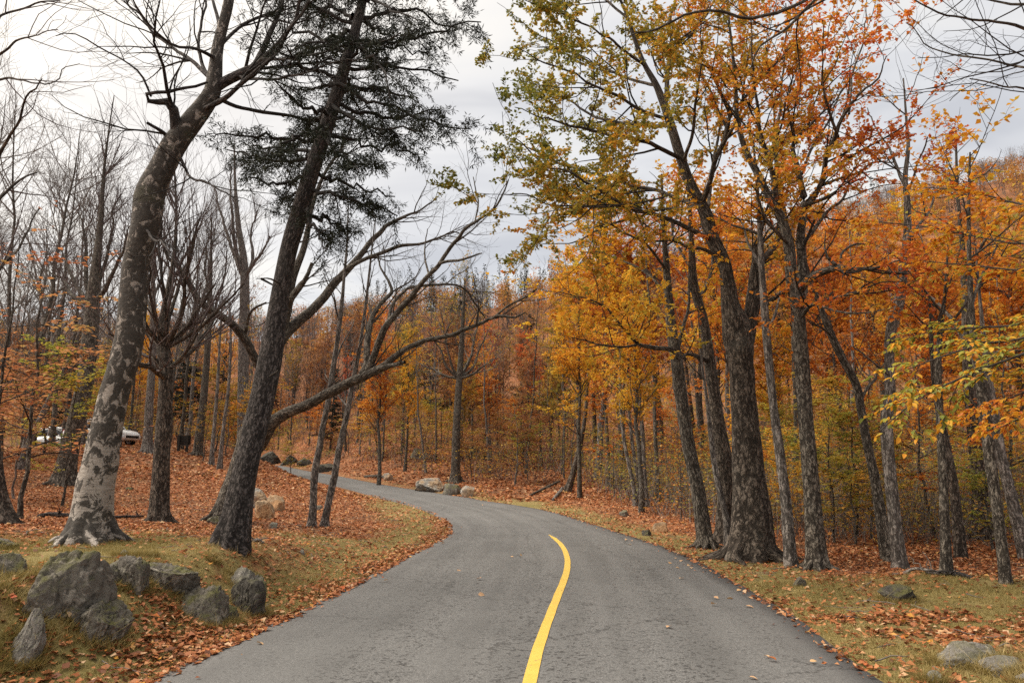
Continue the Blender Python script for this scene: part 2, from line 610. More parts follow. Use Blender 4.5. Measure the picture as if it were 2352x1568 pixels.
def ground_mat():
    m, nt, N, L, out = nodes('leafy_ground')
    tc = N('ShaderNodeTexCoord')
    P = tc.outputs['Object']
    a = N('ShaderNodeAttribute'); a.attribute_name = 'grass'
    # leaf litter: one colour for every leaf-sized cell
    vor = N('ShaderNodeTexVoronoi'); vor.inputs['Scale'].default_value = 13; vor.inputs['Randomness'].default_value = 1.0
    nw = noise(N, L, P, 20, 3)
    wv = N('ShaderNodeVectorMath'); wv.operation = 'ADD'
    ws = N('ShaderNodeVectorMath'); ws.operation = 'SCALE'; ws.inputs['Scale'].default_value = 0.09
    L(nw.outputs['Color'], ws.inputs[0]); L(P, wv.inputs[0]); L(ws.outputs[0], wv.inputs[1]); L(wv.outputs[0], vor.inputs['Vector'])
    sepc = N('ShaderNodeSeparateColor'); L(vor.outputs['Color'], sepc.inputs[0])
    lit = ramp(N, [(0.0, (0.055, 0.026, 0.016)), (0.25, (0.16, 0.060, 0.030)), (0.55, (0.29, 0.100, 0.038)), (0.8, (0.39, 0.160, 0.068)), (1.0, (0.48, 0.30, 0.165))])
    L(sepc.outputs[0], lit.inputs[0])
    big = noise(N, L, P, 0.35, 4)
    litc = mixc(N, L, mapr(N, L, big.outputs[0], 0.42, 0.60, 0, 0.55), lit.outputs[0], (0.10, 0.060, 0.034))
    big2 = noise(N, L, P, 1.3, 5, 0.65)
    litc = mixc(N, L, mapr(N, L, big2.outputs[0], 0.50, 0.68, 0, 0.6), litc, (0.075, 0.045, 0.028))
    # thin dry grass and moss
    n1 = noise(N, L, P, 45, 4, 0.7)
    n2 = noise(N, L, P, 1.6, 5, 0.65)
    gr = ramp(N, [(0.3, (0.095, 0.078, 0.028)), (0.5, (0.225, 0.172, 0.066)), (0.72, (0.37, 0.28, 0.13))])
    L(n1.outputs[0], gr.inputs[0])
    grc = mixc(N, L, mapr(N, L, n2.outputs[0], 0.45, 0.66, 0, 0.55), gr.outputs[0], (0.115, 0.108, 0.030))
    n3 = noise(N, L, P, 3.2, 5, 0.7)
    soil = mixc(N, L, mapr(N, L, n3.outputs[0], 0.58, 0.70, 0, 0.75), grc, (0.105, 0.075, 0.050))
    g = math_(N, L, 'ADD', a.outputs['Fac'], math_(N, L, 'MULTIPLY', math_(N, L, 'SUBTRACT', n3.outputs[0], 0.5), 1.1))
    c = mixc(N, L, mapr(N, L, g, 0.32, 0.62), litc, soil)
    h = math_(N, L, 'ADD', vor.outputs['Distance'], math_(N, L, 'MULTIPLY', n1.outputs[0], 0.8))
    principled(N, L, out, c, 0.95, 0.1, bump(N, L, h, 0.03, 0.8))
    return m


# ---------------------------------------------------------------- terrain and road
RK = 2560 / 2352
ROAD_L = np.array([(385, 1707), (600, 1597), (736, 1539), (845, 1484), (906, 1454), (1025, 1389), (1093, 1355), (1120, 1335), (1122, 1321), (1100, 1297), (1056, 1275), (1008, 1260), (940, 1243), (872, 1224), (804, 1207), (736, 1188), (668, 1170)]) / RK
ROAD_R = np.array([(2199, 1707), (2000, 1557), (1880, 1486), (1795, 1435), (1710, 1390), (1625, 1358), (1540, 1331), (1472, 1309), (1390, 1283), (1302, 1266), (1200, 1251), (1178, 1246), (1042, 1226), (940, 1209), (838, 1189), (770, 1178)]) / RK


def base_z(x, y):
    return 0.045 * sp(y - 22, 4) - 0.043 * sp(y - 95, 8)


def march(px, py, fn, t1=170.0):
    d = ray(px, py)
    t = np.linspace(2, t1, 16000)
    P = np.array([0, 0, EYE]) + t[:, None] * d
    h = P[:, 2] - fn(P[:, 0], P[:, 1])
    k = int(np.argmax(h < 0))
    return P[k] if h[k] < 0 else P[-1]


EL = np.array([march(*q, base_z) for q in ROAD_L])[:, :2]
ER = np.array([march(*q, base_z) for q in ROAD_R])[:, :2]
EL = np.vstack([[(-2.95, -30), (-2.95, -10), (-2.9, 0)], EL, [(-29, 76), (-42, 90)]])
ER = np.vstack([[(2.65, -30), (2.6, -10), (2.6, 0)], ER, [(-24.0, 74), (-38, 92)]])
NR = 260
LN = smooth_line(EL, NR)
RN = smooth_line(ER, NR)


def seg_dist(x, y, A):
    """distance of points to the polyline A"""
    best = np.full(x.shape, 1e9)
    for a, b in zip(A[:-1], A[1:]):
        d = b - a
        t = np.clip(((x - a[0]) * d[0] + (y - a[1]) * d[1]) / (d @ d), 0, 1)
        best = np.minimum(best, np.hypot(x - a[0] - t * d[0], y - a[1] - t * d[1]))
    return best


POLY = np.vstack([LN[::3], RN[::-3]])


def inside(x, y):
    r = np.zeros(x.shape, bool)
    j = len(POLY) - 1
    for i in range(len(POLY)):
        xi, yi = POLY[i]; xj, yj = POLY[j]
        c = ((yi > y) != (yj > y)) & (x < (xj - xi) * (y - yi) / (yj - yi + 1e-12) + xi)
        r ^= c
        j = i
    return r


def road_dist(x, y):
    """signed distance to the road edge, negative on the road"""
    x = np.asarray(x, float); y = np.asarray(y, float)
    d = np.minimum(seg_dist(x, y, LN[::4]), seg_dist(x, y, RN[::4]))
    return np.where(inside(x, y), -d, d)


def relief(x, y):
    """height added to the road plane away from the road"""
    z = 1.75 * np.exp(-((x + 24) / 10.5) ** 2) * sstep(14, 40, y) * (1 - 0.38 * sstep(43, 60, y))
    q = y + 0.55 * np.clip(-x - 3.2, -1, 4)
    bank = sstep(-2.3, -3.7, x) * sstep(5.75, 6.95, q) * (1 - sstep(11.5, 19, y))
    z = z + 0.62 * bank + 0.34 * sstep(-3, -9, x) * sstep(10, 18, y) * (1 - sstep(30, 50, y))
    z = z + 0.10 * np.exp(-((x - 5.6) / 1.4) ** 2 - ((y - 10.4) / 1.2) ** 2) + 0.12 * np.exp(-((x - 4.6) / 0.8) ** 2 - ((y - 6.4) / 0.8) ** 2)
    z = z + 0.13 * sp(y - 46 + 10 * sstep(2, 14, x), 4) * (0.75 + 0.25 * sstep(-70, 0, x))
    z = z + 0.21 * sp(y - 86, 8) * (0.72 + 0.28 * sstep(-90, 30, x)) - 0.40 * sp(y - 205, 18)
    z = z + (0.05 * sstep(20, 60, y) + 0.24 * sstep(60, 150, y)) * (sp(x - 18, 8) - sp(x - 160, 10)) + 0.05 * sp(y - 110, 8) - 0.05 * sp(y - 205, 18)
    z = z + (fbm2(x, y, 0.11, 4, 3) - 0.5) * (0.35 + 0.9 * sstep(40, 110, y))
    z = z + (fbm2(x, y, 0.9, 3, 9) - 0.5) * 0.13
    return z


def terrain(x, y, d=None):
    x = np.asarray(x, float); y = np.asarray(y, float)
    if d is None:
        d = road_dist(x, y)
    b = base_z(x, y)
    r = relief(x, y) * sstep(0.0, 1.0, d / (1.5 + 1.7 * sstep(9, 15, y) + 0.3 * np.clip(y - 45, 0, 60)))
    return b + r - 0.09 * sstep(0.05, 0.6, -d) + 0.035 * sstep(0.0, 0.4, d)


def ground(px, py, t1=170.0):
    """ground point seen at a picture position"""
    d = ray(px, py)
    t = np.linspace(3, t1, 700)
    for _ in range(2):
        P = np.array([0, 0, EYE]) + t[:, None] * d
        h = P[:, 2] - terrain(P[:, 0], P[:, 1])
        k = int(np.argmax(h < 0))
        if h[k] >= 0:
            return P[-1]
        t = np.linspace(t[max(k - 1, 0)], t[k], 60)
    return P[k]


def gz(x, y):
    return float(terrain(np.array([x]), np.array([y]))[0])


def grass_amount(x, y, d):
    """1 = thin grass, 0 = leaf litter"""
    n = fbm2(x, y, 0.45, 4, 21)
    n2 = fbm2(x, y, 1.7, 3, 33)
    g = np.exp(-((d - 0.4) / 1.5) ** 2) * 0.78
    left = (x < 0)
    bank = np.exp(-((x + 5.0) / 3.4) ** 2 - ((y - 9.2) / 3.4) ** 2)
    g = np.maximum(g, bank * 0.9)
    g = np.maximum(g, 0.72 * np.exp(-((x + 3.6) / 2.4) ** 2 - ((y - 14.5) / 3.6) ** 2))
    rt = np.exp(-((x - 5.4) / 2.0) ** 2 - ((y - 8.4) / 3.2) ** 2)
    g = np.maximum(g, rt * 0.85)
    g = g + (n - 0.5) * 0.9 + (n2 - 0.5) * 0.5
    return np.clip(np.where(left | (d < 6), g, g - 0.2), 0, 1) * (1 - 0.55 * sstep(20, 45, y))


def build_ground():
    nx = 430
    u = np.linspace(-1, 1, nx)
    xs = 900 * np.sinh(6.2 * u) / np.sinh(6.2)
    v = np.linspace(-0.5, 1, 430)
    ys = 9 + 1100 * np.sinh(6.2 * v) / np.sinh(6.2)
    X, Y = np.meshgrid(xs, ys)
    d = road_dist(X.ravel(), Y.ravel())
    Z = terrain(X.ravel(), Y.ravel(), d)
    V = np.stack([X.ravel(), Y.ravel(), Z], -1)
    ny = len(ys)
    idx = np.arange(nx * ny).reshape(ny, nx)
    Q = np.stack([idx[:-1, :-1], idx[:-1, 1:], idx[1:, 1:], idx[1:, :-1]], -1).reshape(-1, 4)
    g = grass_amount(V[:, 0], V[:, 1], d)
    me = mesh('ground', V, Q, ground_mat(), {'grass': g}, True)
    return link('ground', me, kind='structure')


def road_z(x, y):
    return base_z(x, y) + 0.03


def build_road():
    W = 18
    w = np.linspace(0, 1, W)
    # edges of a worn lane: a few centimetres of wander
    s = np.arange(NR) * 0.45
    wl = (fbm2(s, s * 0 + 3, 1.3, 3, 5) - 0.5) * 0.10
    wr = (fbm2(s, s * 0 + 9, 1.3, 3, 6) - 0.5) * 0.10
    nrmv = nrm(RN - LN)
    A, B = LN + nrmv * wl[:, None], RN + nrmv * wr[:, None]
    G = A[:, None] * (1 - w[None, :, None]) + B[:, None] * w[None, :, None]
    width = np.linalg.norm(B - A, axis=1)
    Z = road_z(G[..., 0], G[..., 1]) + 0.03 * (1 - (2 * w[None] - 1) ** 2)
    along = np.r_[0, np.cumsum(np.linalg.norm(np.diff((A + B) / 2, axis=0), axis=1))]
    lane = np.stack([np.broadcast_to(w * 5.6, Z.shape), np.broadcast_to(along[:, None], Z.shape), Z * 0], -1)
    edge = np.minimum(w, 1 - w)[None] * width[:, None]
    V = np.concatenate([G, Z[..., None]], -1).reshape(-1, 3)
    idx = np.arange(NR * W).reshape(NR, W)
    Q = np.stack([idx[:-1, :-1], idx[:-1, 1:], idx[1:, 1:], idx[1:, :-1]], -1).reshape(-1, 4)
    # vertical asphalt edge
    lowA = np.concatenate([A, (road_z(A[:, 0], A[:, 1]) - 0.10)[:, None]], 1)
    lowB = np.concatenate([B, (road_z(B[:, 0], B[:, 1]) - 0.10)[:, None]], 1)
    n0 = len(V)
    ia, ib = n0 + np.arange(NR), n0 + NR + np.arange(NR)
    Q2 = np.stack([ia[:-1], idx[:-1, 0], idx[1:, 0], ia[1:]], -1)
    Q3 = np.stack([idx[:-1, -1], ib[:-1], ib[1:], idx[1:, -1]], -1)
    V = np.vstack([V, lowA, lowB])
    ex = np.zeros((2 * NR, 3))
    me = mesh('road', V, np.vstack([Q, Q2, Q3]), asphalt_mat(),
              {'lane': np.vstack([lane.reshape(-1, 3), ex]), 'edge': np.r_[edge.ravel(), np.zeros(2 * NR)]}, True)
    return link('road', me, kind='structure')


ground_obj = build_ground()
road_obj = build_road()


def road_top(x, y):
    """surface height of the crowned road"""
    mid = (LN + RN) / 2
    k = np.argmin((mid[:, 0] - x) ** 2 + (mid[:, 1] - y) ** 2)
    a, b = LN[k], RN[k]
    w = np.clip(((np.array([x, y]) - a) @ (b - a)) / ((b - a) @ (b - a)), 0, 1)
    return float(road_z(x, y) + 0.03 * (1 - (2 * w - 1) ** 2))


def build_line():
    z = np.array([(505, 401), (560, 425), (612, 470), (645, 530), (660, 600), (652, 665), (618, 740), (590, 800), (562, 870), (520, 985), (470, 1110), (420, 1250), (385, 1370), (355, 1491)], float)
    px = (1200 + z[:, 0] / 2.94) / RK
    py = (1200 + z[:, 1] / 2.94) / RK
    P = np.array([march(a, b, lambda x, y: base_z(x, y) + 0.055) for a, b in zip(px, py)])[:, :2]
    d = (P[-1] - P[-2]) / np.linalg.norm(P[-1] - P[-2])
    P = np.vstack([P, P[-1] + d * 3, P[-1] + d * 9 + [0.25, 0], P[-1] + d * 20 + [0.9, 0]])
    for _ in range(3):
        P[1:-1] = 0.25 * P[:-2] + 0.5 * P[1:-1] + 0.25 * P[2:]
    C = smooth_line(P, 260)
    t = nrm(np.gradient(C, axis=0))
    n = np.stack([-t[:, 1], t[:, 0]], -1)
    s = np.arange(260) * 0.11
    hw = 0.051 * (0.93 + 0.14 * fbm2(s, s * 0, 1.6, 3, 2))
    hw = hw * np.clip(np.arange(260) / 6.0, 0.25, 1)
    wb = (fbm2(s, s * 0 + 5, 2.3, 3, 4) - 0.5) * 0.012
    A, B = C + n * (hw + wb)[:, None], C - n * (hw - wb)[:, None]
    V = np.array([[*p, road_top(*p) + 0.005] for p in np.vstack([A, B])])
    i = np.arange(259)
    Q = np.stack([i, i + 260, i + 261, i + 1], -1)
    return link('centre_line', mesh('centre_line', V, Q, paint_mat()), road_obj)


build_line()

# ---------------------------------------------------------------- tree materials
LEAF = {
    'orange': leaf_mat('orange_leaves', [(0.05, (0.236, 0.065, 0.017)), (0.35, (0.543, 0.153, 0.026)), (0.6, (0.684, 0.260, 0.035)), (0.85, (0.684, 0.366, 0.053)), (1.0, (0.401, 0.307, 0.059))]),
    'gold': leaf_mat('golden_leaves', [(0.05, (0.543, 0.177, 0.024)), (0.35, (0.708, 0.319, 0.029)), (0.65, (0.708, 0.425, 0.041)), (0.9, (0.496, 0.389, 0.059)), (1.0, (0.283, 0.260, 0.059))]),
    'olive': leaf_mat('olive_leaves', [(0.05, (0.543, 0.201, 0.024)), (0.3, (0.543, 0.295, 0.035)), (0.6, (0.319, 0.236, 0.038)), (0.85, (0.183, 0.177, 0.035)), (1.0, (0.106, 0.118, 0.029))]),
    'red': leaf_mat('red_leaves', [(0.05, (0.260, 0.038, 0.017)), (0.4, (0.543, 0.100, 0.029)), (0.7, (0.637, 0.177, 0.035)), (1.0, (0.649, 0.319, 0.071))]),
    'green': leaf_mat('yellow_green_leaves', [(0.05, (0.590, 0.260, 0.035)), (0.3, (0.566, 0.401, 0.059)), (0.6, (0.342, 0.330, 0.053)), (1.0, (0.159, 0.195, 0.041))]),
    'rust': leaf_mat('rusty_leaves', [(0.05, (0.153, 0.065, 0.035)), (0.4, (0.319, 0.130, 0.053)), (0.7, (0.413, 0.201, 0.071)), (1.0, (0.342, 0.236, 0.100))]),
    'maple': leaf_mat('turning_maple_leaves', [(0.0, (0.496, 0.100, 0.029)), (0.22, (0.614, 0.177, 0.029)), (0.42, (0.590, 0.283, 0.035)), (0.62, (0.354, 0.248, 0.035)), (0.85, (0.201, 0.189, 0.035)), (1.0, (0.130, 0.142, 0.033))], 0.5, 0.0),
    'peach': leaf_mat('peach_leaves', [(0.05, (0.30, 0.10, 0.05)), (0.4, (0.48, 0.20, 0.085)), (0.7, (0.56, 0.29, 0.11)), (1.0, (0.40, 0.30, 0.10))]),
    'needle': leaf_mat('spruce_needles', [(0.0, (0.009, 0.012, 0.008)), (0.6, (0.018, 0.023, 0.014)), (1.0, (0.040, 0.044, 0.024))], 0.15, 0.3),
}
BARK = {
    'grey': bark_mat('grey_maple_bark', (0.052, 0.043, 0.034), (0.225, 0.195, 0.158), k=36, relief=0.035),
    'brown': bark_mat('furrowed_brown_bark', (0.046, 0.036, 0.028), (0.195, 0.158, 0.126), k=29, relief=0.05, lichen=0.25),
    'pale': bark_mat('pale_grey_bark', (0.095, 0.082, 0.072), (0.30, 0.265, 0.235), k=26, relief=0.018, lichen=0.35),
    'dark': bark_mat('dark_conifer_bark', (0.032, 0.027, 0.025), (0.130, 0.112, 0.104), (0.10, 0.10, 0.09), k=44, relief=0.022, lichen=0.12),
    'birch': birch_mat(),
}
TWIG = {'dark': twig_mat('dark_twigs', (0.055, 0.046, 0.040)), 'purple': twig_mat('purplish_twigs', (0.105, 0.082, 0.078)),
        'pale': twig_mat('pale_twigs', (0.16, 0.14, 0.125)), 'black': twig_mat('black_branches', (0.030, 0.026, 0.024))}


def px_limb(ctrl, Y, n=None):
    """ctrl rows (px, py, width px[, depth offset]) -> points [n,3], radii [n]"""
    C = []
    for c in ctrl:
        dy = c[3] if len(c) > 3 else 0.0
        p = at(c[0], c[1], Y + dy)
        C.append([*p, 0.5 * c[2] * (Y + dy) / F])
    ln = np.linalg.norm(np.diff(np.array(C)[:, :3], axis=0), axis=1).sum()
    S = smooth_line(C, n or int(np.clip(ln / 0.12, 6, 90)))
    return S[:, :3], np.maximum(S[:, 3], 0.003)


def trunk_mesh(P, R, g, flare=0.0, flare_h=0.5, lobes=5, rough=0.06, sides=22, sink=0.35, hollow=False):
    """one trunk with root flare, lobed foot and lumpy section"""
    d = nrm(P[0] - P[1])
    P = np.vstack([P[0] + d * sink, P]); R = np.r_[R[0] * 1.05, R]
    V, Q, bk = tubes(P[None], R[None], sides)
    n = len(P)
    th = np.tile(np.linspace(0, 2 * np.pi, sides, endpoint=False), n)
    z = np.repeat(np.r_[-sink, np.cumsum(np.r_[0, np.linalg.norm(np.diff(P[1:], axis=0), axis=1)])], sides)
    ctr = np.repeat(P, sides, axis=0)
    ph = g.uniform(0, 6.28)
    lob = 0.55 + 0.45 * np.cos(lobes * th + ph + 0.8 * np.sin(th * 2 + ph))
    fl = flare * np.exp(-np.clip(z, 0, None) / flare_h) * (0.45 + 1.0 * lob)
    furrow = 0.09 * np.cos(lobes * th + ph) * np.exp(-np.clip(z, 0, None) / (flare_h * 4))
    nn = (fbm(np.stack([bk[:, 0] * 5, bk[:, 1] * 5, z * 1.4], -1), 4, int(ph * 10)) - 0.5) * 2 * rough * 1.6
    kn = np.zeros(len(z))
    for _ in range(int(6 + z.max() * 0.9)):
        dt = (th - g.uniform(0, 6.28) + np.pi) % (2 * np.pi) - np.pi
        kn += g.uniform(0.05, 0.17) * np.exp(-(dt / g.uniform(0.3, 0.6)) ** 2 - ((z - g.uniform(0, z.max() * 0.8)) / g.uniform(0.06, 0.2)) ** 2)
    k = 1 + fl + furrow + nn + np.clip(kn, 0, 0.25) * min(1.0, rough * 14)
    off = V - ctr
    off[:, :2] *= k[:, None]
    off[:, 2] *= 1 + nn
    V = ctr + off
    bk[:, 2] = z
    return V, Q, bk


def to_local(V, o):
    return V - np.asarray(o)


def hero(name, label, Y, trunk, limbs=(), bark='grey', twig='dark', levels=(), leaf=None, leaf_m=0, leaf_size=0.09,
         leaf_lv=(2, 3), flare=0.35, flare_h=0.4, rough=0.05, cat='tree', group=None, seed=1, lobes=5, tint=None,
         min_limb_grow=0.0, trunk_grow=None, flat=0.3, base=None, sides=22, leaf_flat=0.55, limb_bark=None):
    g = np.random.default_rng(seed)
    P, R = px_limb(trunk, Y)
    if base is None:
        P[:, 2] += 0
        zb = gz(P[0, 0], P[0, 1])
        o = np.array([P[0, 0], P[0, 1], zb])
    else:
        o = np.array(base)
    root = thing(name, label, cat, o, group)
    V, Q, bk = trunk_mesh(P, R, g, flare, flare_h, lobes, rough, sides)
    link('trunk', mesh('trunk', to_local(V, o), Q, BARK[bark], {'bk': bk}, True), root)
    if R[0] > 0.14:
        nr = int(g.integers(5, 8))
        for k in range(nr):
            a = 6.283 * k / nr + g.uniform(-.3, .3)
            dv = np.array([math.cos(a), math.sin(a)])
            L_ = R[0] * g.uniform(1.1, 2.0)
            r_ = np.array([0.35, 0.75, 1.15, 1.6, 1.0 + L_ / R[0] * .6, 1.0 + L_ / R[0]]) * R[0]
            bend = np.cumsum(np.r_[0, g.normal(size=5) * 0.05]) * R[0] * 3
            xy = P[0, :2] + r_[:, None] * dv + bend[:, None] * np.array([-dv[1], dv[0]])
            zz = terrain(xy[:, 0], xy[:, 1]) + np.array([1.5, .75, .28, .10, .0, -.14]) * R[0] * g.uniform(.7, 1.15)
            rp = smooth_line(np.c_[xy, zz, np.array([.36, .34, .26, .19, .13, .06]) * R[0] * g.uniform(.75, 1.1)], 14)
            v, q, b = tubes(rp[None, :, :3], rp[None, :, 3], 9)
            ctr = np.repeat(rp[:, :3], 9, axis=0)
            v = ctr + (v - ctr) * (1 + (fbm(b * [9, 9, 5], 3, k) - 0.5) * 0.5)[:, None]
            link('root', mesh('root', to_local(v, o), q, BARK[bark], {'bk': b * [1, 1, .6]}, True), root)
    LP, LR = [], []
    for i, lb in enumerate(limbs):
        lp, lr = px_limb(lb, Y)
        wob = (np.stack([fbm(np.stack([np.arange(len(lp)) * 0.2, np.full(len(lp), i * 7.1 + k * 3.3), np.full(len(lp), seed * 1.0)], -1), 3, k) for k in range(3)], -1) - 0.5)
        lp = lp + wob * np.linspace(0, 1, len(lp))[:, None] * min(0.35, 0.025 * len(lp))
        S = smooth_line(np.c_[lp, lr], 16)
        LP.append(S[:, :3]); LR.append(S[:, 3])
        v, q, b = tubes(lp[None], lr[None], 9)
        nn = 1 + (fbm(np.stack([b[:, 0] * 9, b[:, 1] * 9, b[:, 2] * 3], -1), 3, i) - 0.5) * 0.35
        ctr = np.repeat(lp, 9, axis=0)
        link('limb', mesh('limb', to_local(ctr + (v - ctr) * nn[:, None], o), q, BARK[limb_bark or bark], {'bk': b + [i * 2.3, 0, 0]}, True), root)
    if trunk_grow:
        S = smooth_line(np.c_[P, R], 16)
        k = int(trunk_grow * 16)
        LP.append(smooth_line(S[k:], 16)[:, :3]); LR.append(smooth_line(S[k:], 16)[:, 3])
    twp, lvp = [], []
    if levels and LP:
        cp, cr = np.array(LP), np.array(LR)
        for li, lv in enumerate(levels):
            cp, cr = grow(cp, cr, lv['d'], lv.get('t', (0.2, 1.0)), lv.get('a', (0.5, 1.1)), lv['l'], lv.get('rr', 0.6), lv.get('tip', 0.002), lv.get('up', 0.05), lv.get('w', 0.15), lv.get('n', 6), g, lv.get('flat', flat), lv.get('rmin', 0.002))
            twp.append(tubes(cp, cr, lv.get('s', 4)))
            lvp.append(cp)
        v, q, b = join(twp)
        link('twigs', mesh('twigs', to_local(v, o), q, TWIG[twig], {'bk': b}, True), root, kind='stuff')
    if leaf and lvp:
        vs_, qs_, cs_, o_ = [], [], [], 0
        for li in leaf_lv:
            if li - 1 < len(lvp):
                v, q, c = leaf_quads(lvp[li - 1], leaf_m, leaf_size, g, flat=leaf_flat)
                vs_.append(v); qs_.append(q + o_); cs_.append(c); o_ += len(v)
        v, q, c = np.concatenate(vs_), np.concatenate(qs_), np.concatenate(cs_)
        if tint is None:
            tv = 0.55 * g.random(len(c)) + 0.45 * np.clip((fbm(c * 0.7, 2, seed) - 0.5) * 2.2 + 0.5, 0, 1)
        else:
            tv = tint(c, g)
        link('leaves', mesh('leaves', to_local(v, o), q, LEAF[leaf], {'tint': np.repeat(tv, 4)}), root, kind='stuff')
    return root


LV_BARE = [dict(d=2.4, l=(0.7, 2.2), a=(0.4, 0.95), up=0.06, w=0.14, n=7, s=5, tip=0.004),
           dict(d=3.6, l=(0.4, 1.2), a=(0.4, 1.0), up=0.05, w=0.16, n=6, s=3, tip=0.0022),
           dict(d=4.5, l=(0.18, 0.65), a=(0.4, 1.0), up=0.04, w=0.18, n=4, s=3, tip=0.0016, rmin=0.0022)]
LV_MAPLE = [dict(d=2.6, l=(0.7, 2.1), a=(0.5, 1.1), up=0.05, w=0.13, n=7, s=5, tip=0.004),
            dict(d=3.8, l=(0.35, 1.0), a=(0.5, 1.1), up=0.02, w=0.15, n=5, s=3, tip=0.0025),
            dict(d=4.0, l=(0.15, 0.5), a=(0.5, 1.1), up=0.0, w=0.15, n=4, s=3, tip=0.002)]


def gY(px, py):
    return ground(px, py)[1]


# ---------------------------------------------------------------- the big trees left of the road
def birch():
    Y = gY(205, 1243)
    hero('birch_tree', 'old leaning birch with pale patchy bark and flared roots beside the mossy rocks', Y,
         [(205, 1248, 98), (208, 1215, 88), (211, 1181, 82), (218, 1117, 78), (230, 1057, 70), (240, 1000, 65), (246, 979, 64), (264, 900, 65), (296, 783, 61), (307, 660, 60), (311, 613, 60), (336, 508, 66), (344, 449, 68), (369, 391, 60), (400, 332, 59), (447, 273, 50), (484, 219, 41), (493, 176, 36), (499, 117, 28), (512, 59, 26), (526, 0, 24), (545, -150, 18), (560, -300, 9)],
         [[(485, 215, 28), (505, 195, 27), (545, 172, 25), (590, 148, 20, -.1), (640, 105, 14, -.3), (680, 50, 10, -.5), (700, 0, 8, -.6), (735, -90, 4, -.8)],
          [(585, 150, 16), (602, 118, 16, .2), (622, 70, 13, .5), (642, 25, 12, .7), (660, -40, 9, .9), (680, -140, 4, 1.2)],
          [(470, 250, 12, -.25), (504, 232, 13, -.35), (531, 213, 12, -.5), (567, 179, 11, -.7), (591, 155, 10, -.8), (635, 104, 9, -1), (661, 56, 7, -1.2), (698, 0, 6, -1.4), (730, -60, 3, -1.6)],
          [(500, 225, 12), (514, 232, 11, .2), (543, 244, 10, .5), (591, 254, 9, .8), (652, 261, 8, 1.1), (712, 278, 7, 1.3), (758, 281, 6, 1.5), (797, 256, 5, 1.7), (845, 239, 3, 2)],
          [(595, 145, 8), (603, 136, 8, -.2), (664, 138, 7, -.5), (736, 126, 6, -.9), (809, 107, 5, -1.2), (919, 80, 3, -1.6)],
          [(585, 160, 9), (615, 155, 8, .3), (688, 148, 6, .8), (761, 144, 5, 1.2), (833, 143, 4, 1.6), (930, 151, 3, 2)],
          [(550, 175, 8), (567, 182, 8, -.3), (615, 182, 7, -.6), (664, 172, 6, -.9), (761, 150, 4, -1.5), (850, 120, 3, -2)],
          [(490, 185, 12), (477, 174, 11, .2), (446, 145, 10, .5), (397, 109, 8, .9), (349, 68, 6, 1.2), (300, 20, 5, 1.5), (260, -40, 3, 1.8)],
          [(495, 135, 10), (482, 128, 9, -.2), (456, 116, 8, -.5), (397, 97, 7, -1), (349, 46, 5, -1.4), (318, 0, 4, -1.7), (300, -50, 2, -2)],
          [(490, 180, 9), (473, 165, 9, .3), (458, 116, 8, .6), (453, 85, 7, .8), (463, 24, 6, 1), (470, -60, 4, 1.2)],
          [(412, 318, 34), (404, 292, 28, -.1), (402, 255, 25, -.2), (390, 236, 21, -.3), (370, 239, 15, -.4), (350, 240, 12, -.4), (341, 233, 10, -.5), (347, 222, 9, -.5), (385, 221, 8, -.4), (420, 212, 7, -.3), (470, 203, 6, -.1)],
          [(347, 222, 6, -.5), (325, 170, 5, -.6), (290, 140, 4, -.7), (260, 120, 4, -.8), (190, 82, 3, -1), (145, 85, 2, -1.2)],
          [(390, 318, 10), (365, 300, 9, -.2), (332, 280, 8, -.4)],
          [(512, 100, 9), (525, 85, 9, .2), (560, 55, 8, .5), (610, 42, 7, .8), (650, 20, 5, 1.1), (700, -10, 3, 1.4)],
          [(415, 365, 8), (430, 395, 7, -.2), (445, 412, 6, -.4), (490, 425, 4, -.7), (540, 470, 3, -1)],
          [(330, 515, 7), (350, 545, 6, -.4), (372, 560, 5, -.8), (400, 610, 3, -1.2)],
          [(505, 90, 9), (495, 20, 8, .6), (480, -60, 6, 1.1), (470, -150, 3, 1.5)]],
         bark='birch', limb_bark='dark', twig='black', levels=LV_BARE, flare=0.34, flare_h=0.2, rough=0.085, seed=11, trunk_grow=0.82, lobes=6, sides=30)


birch()


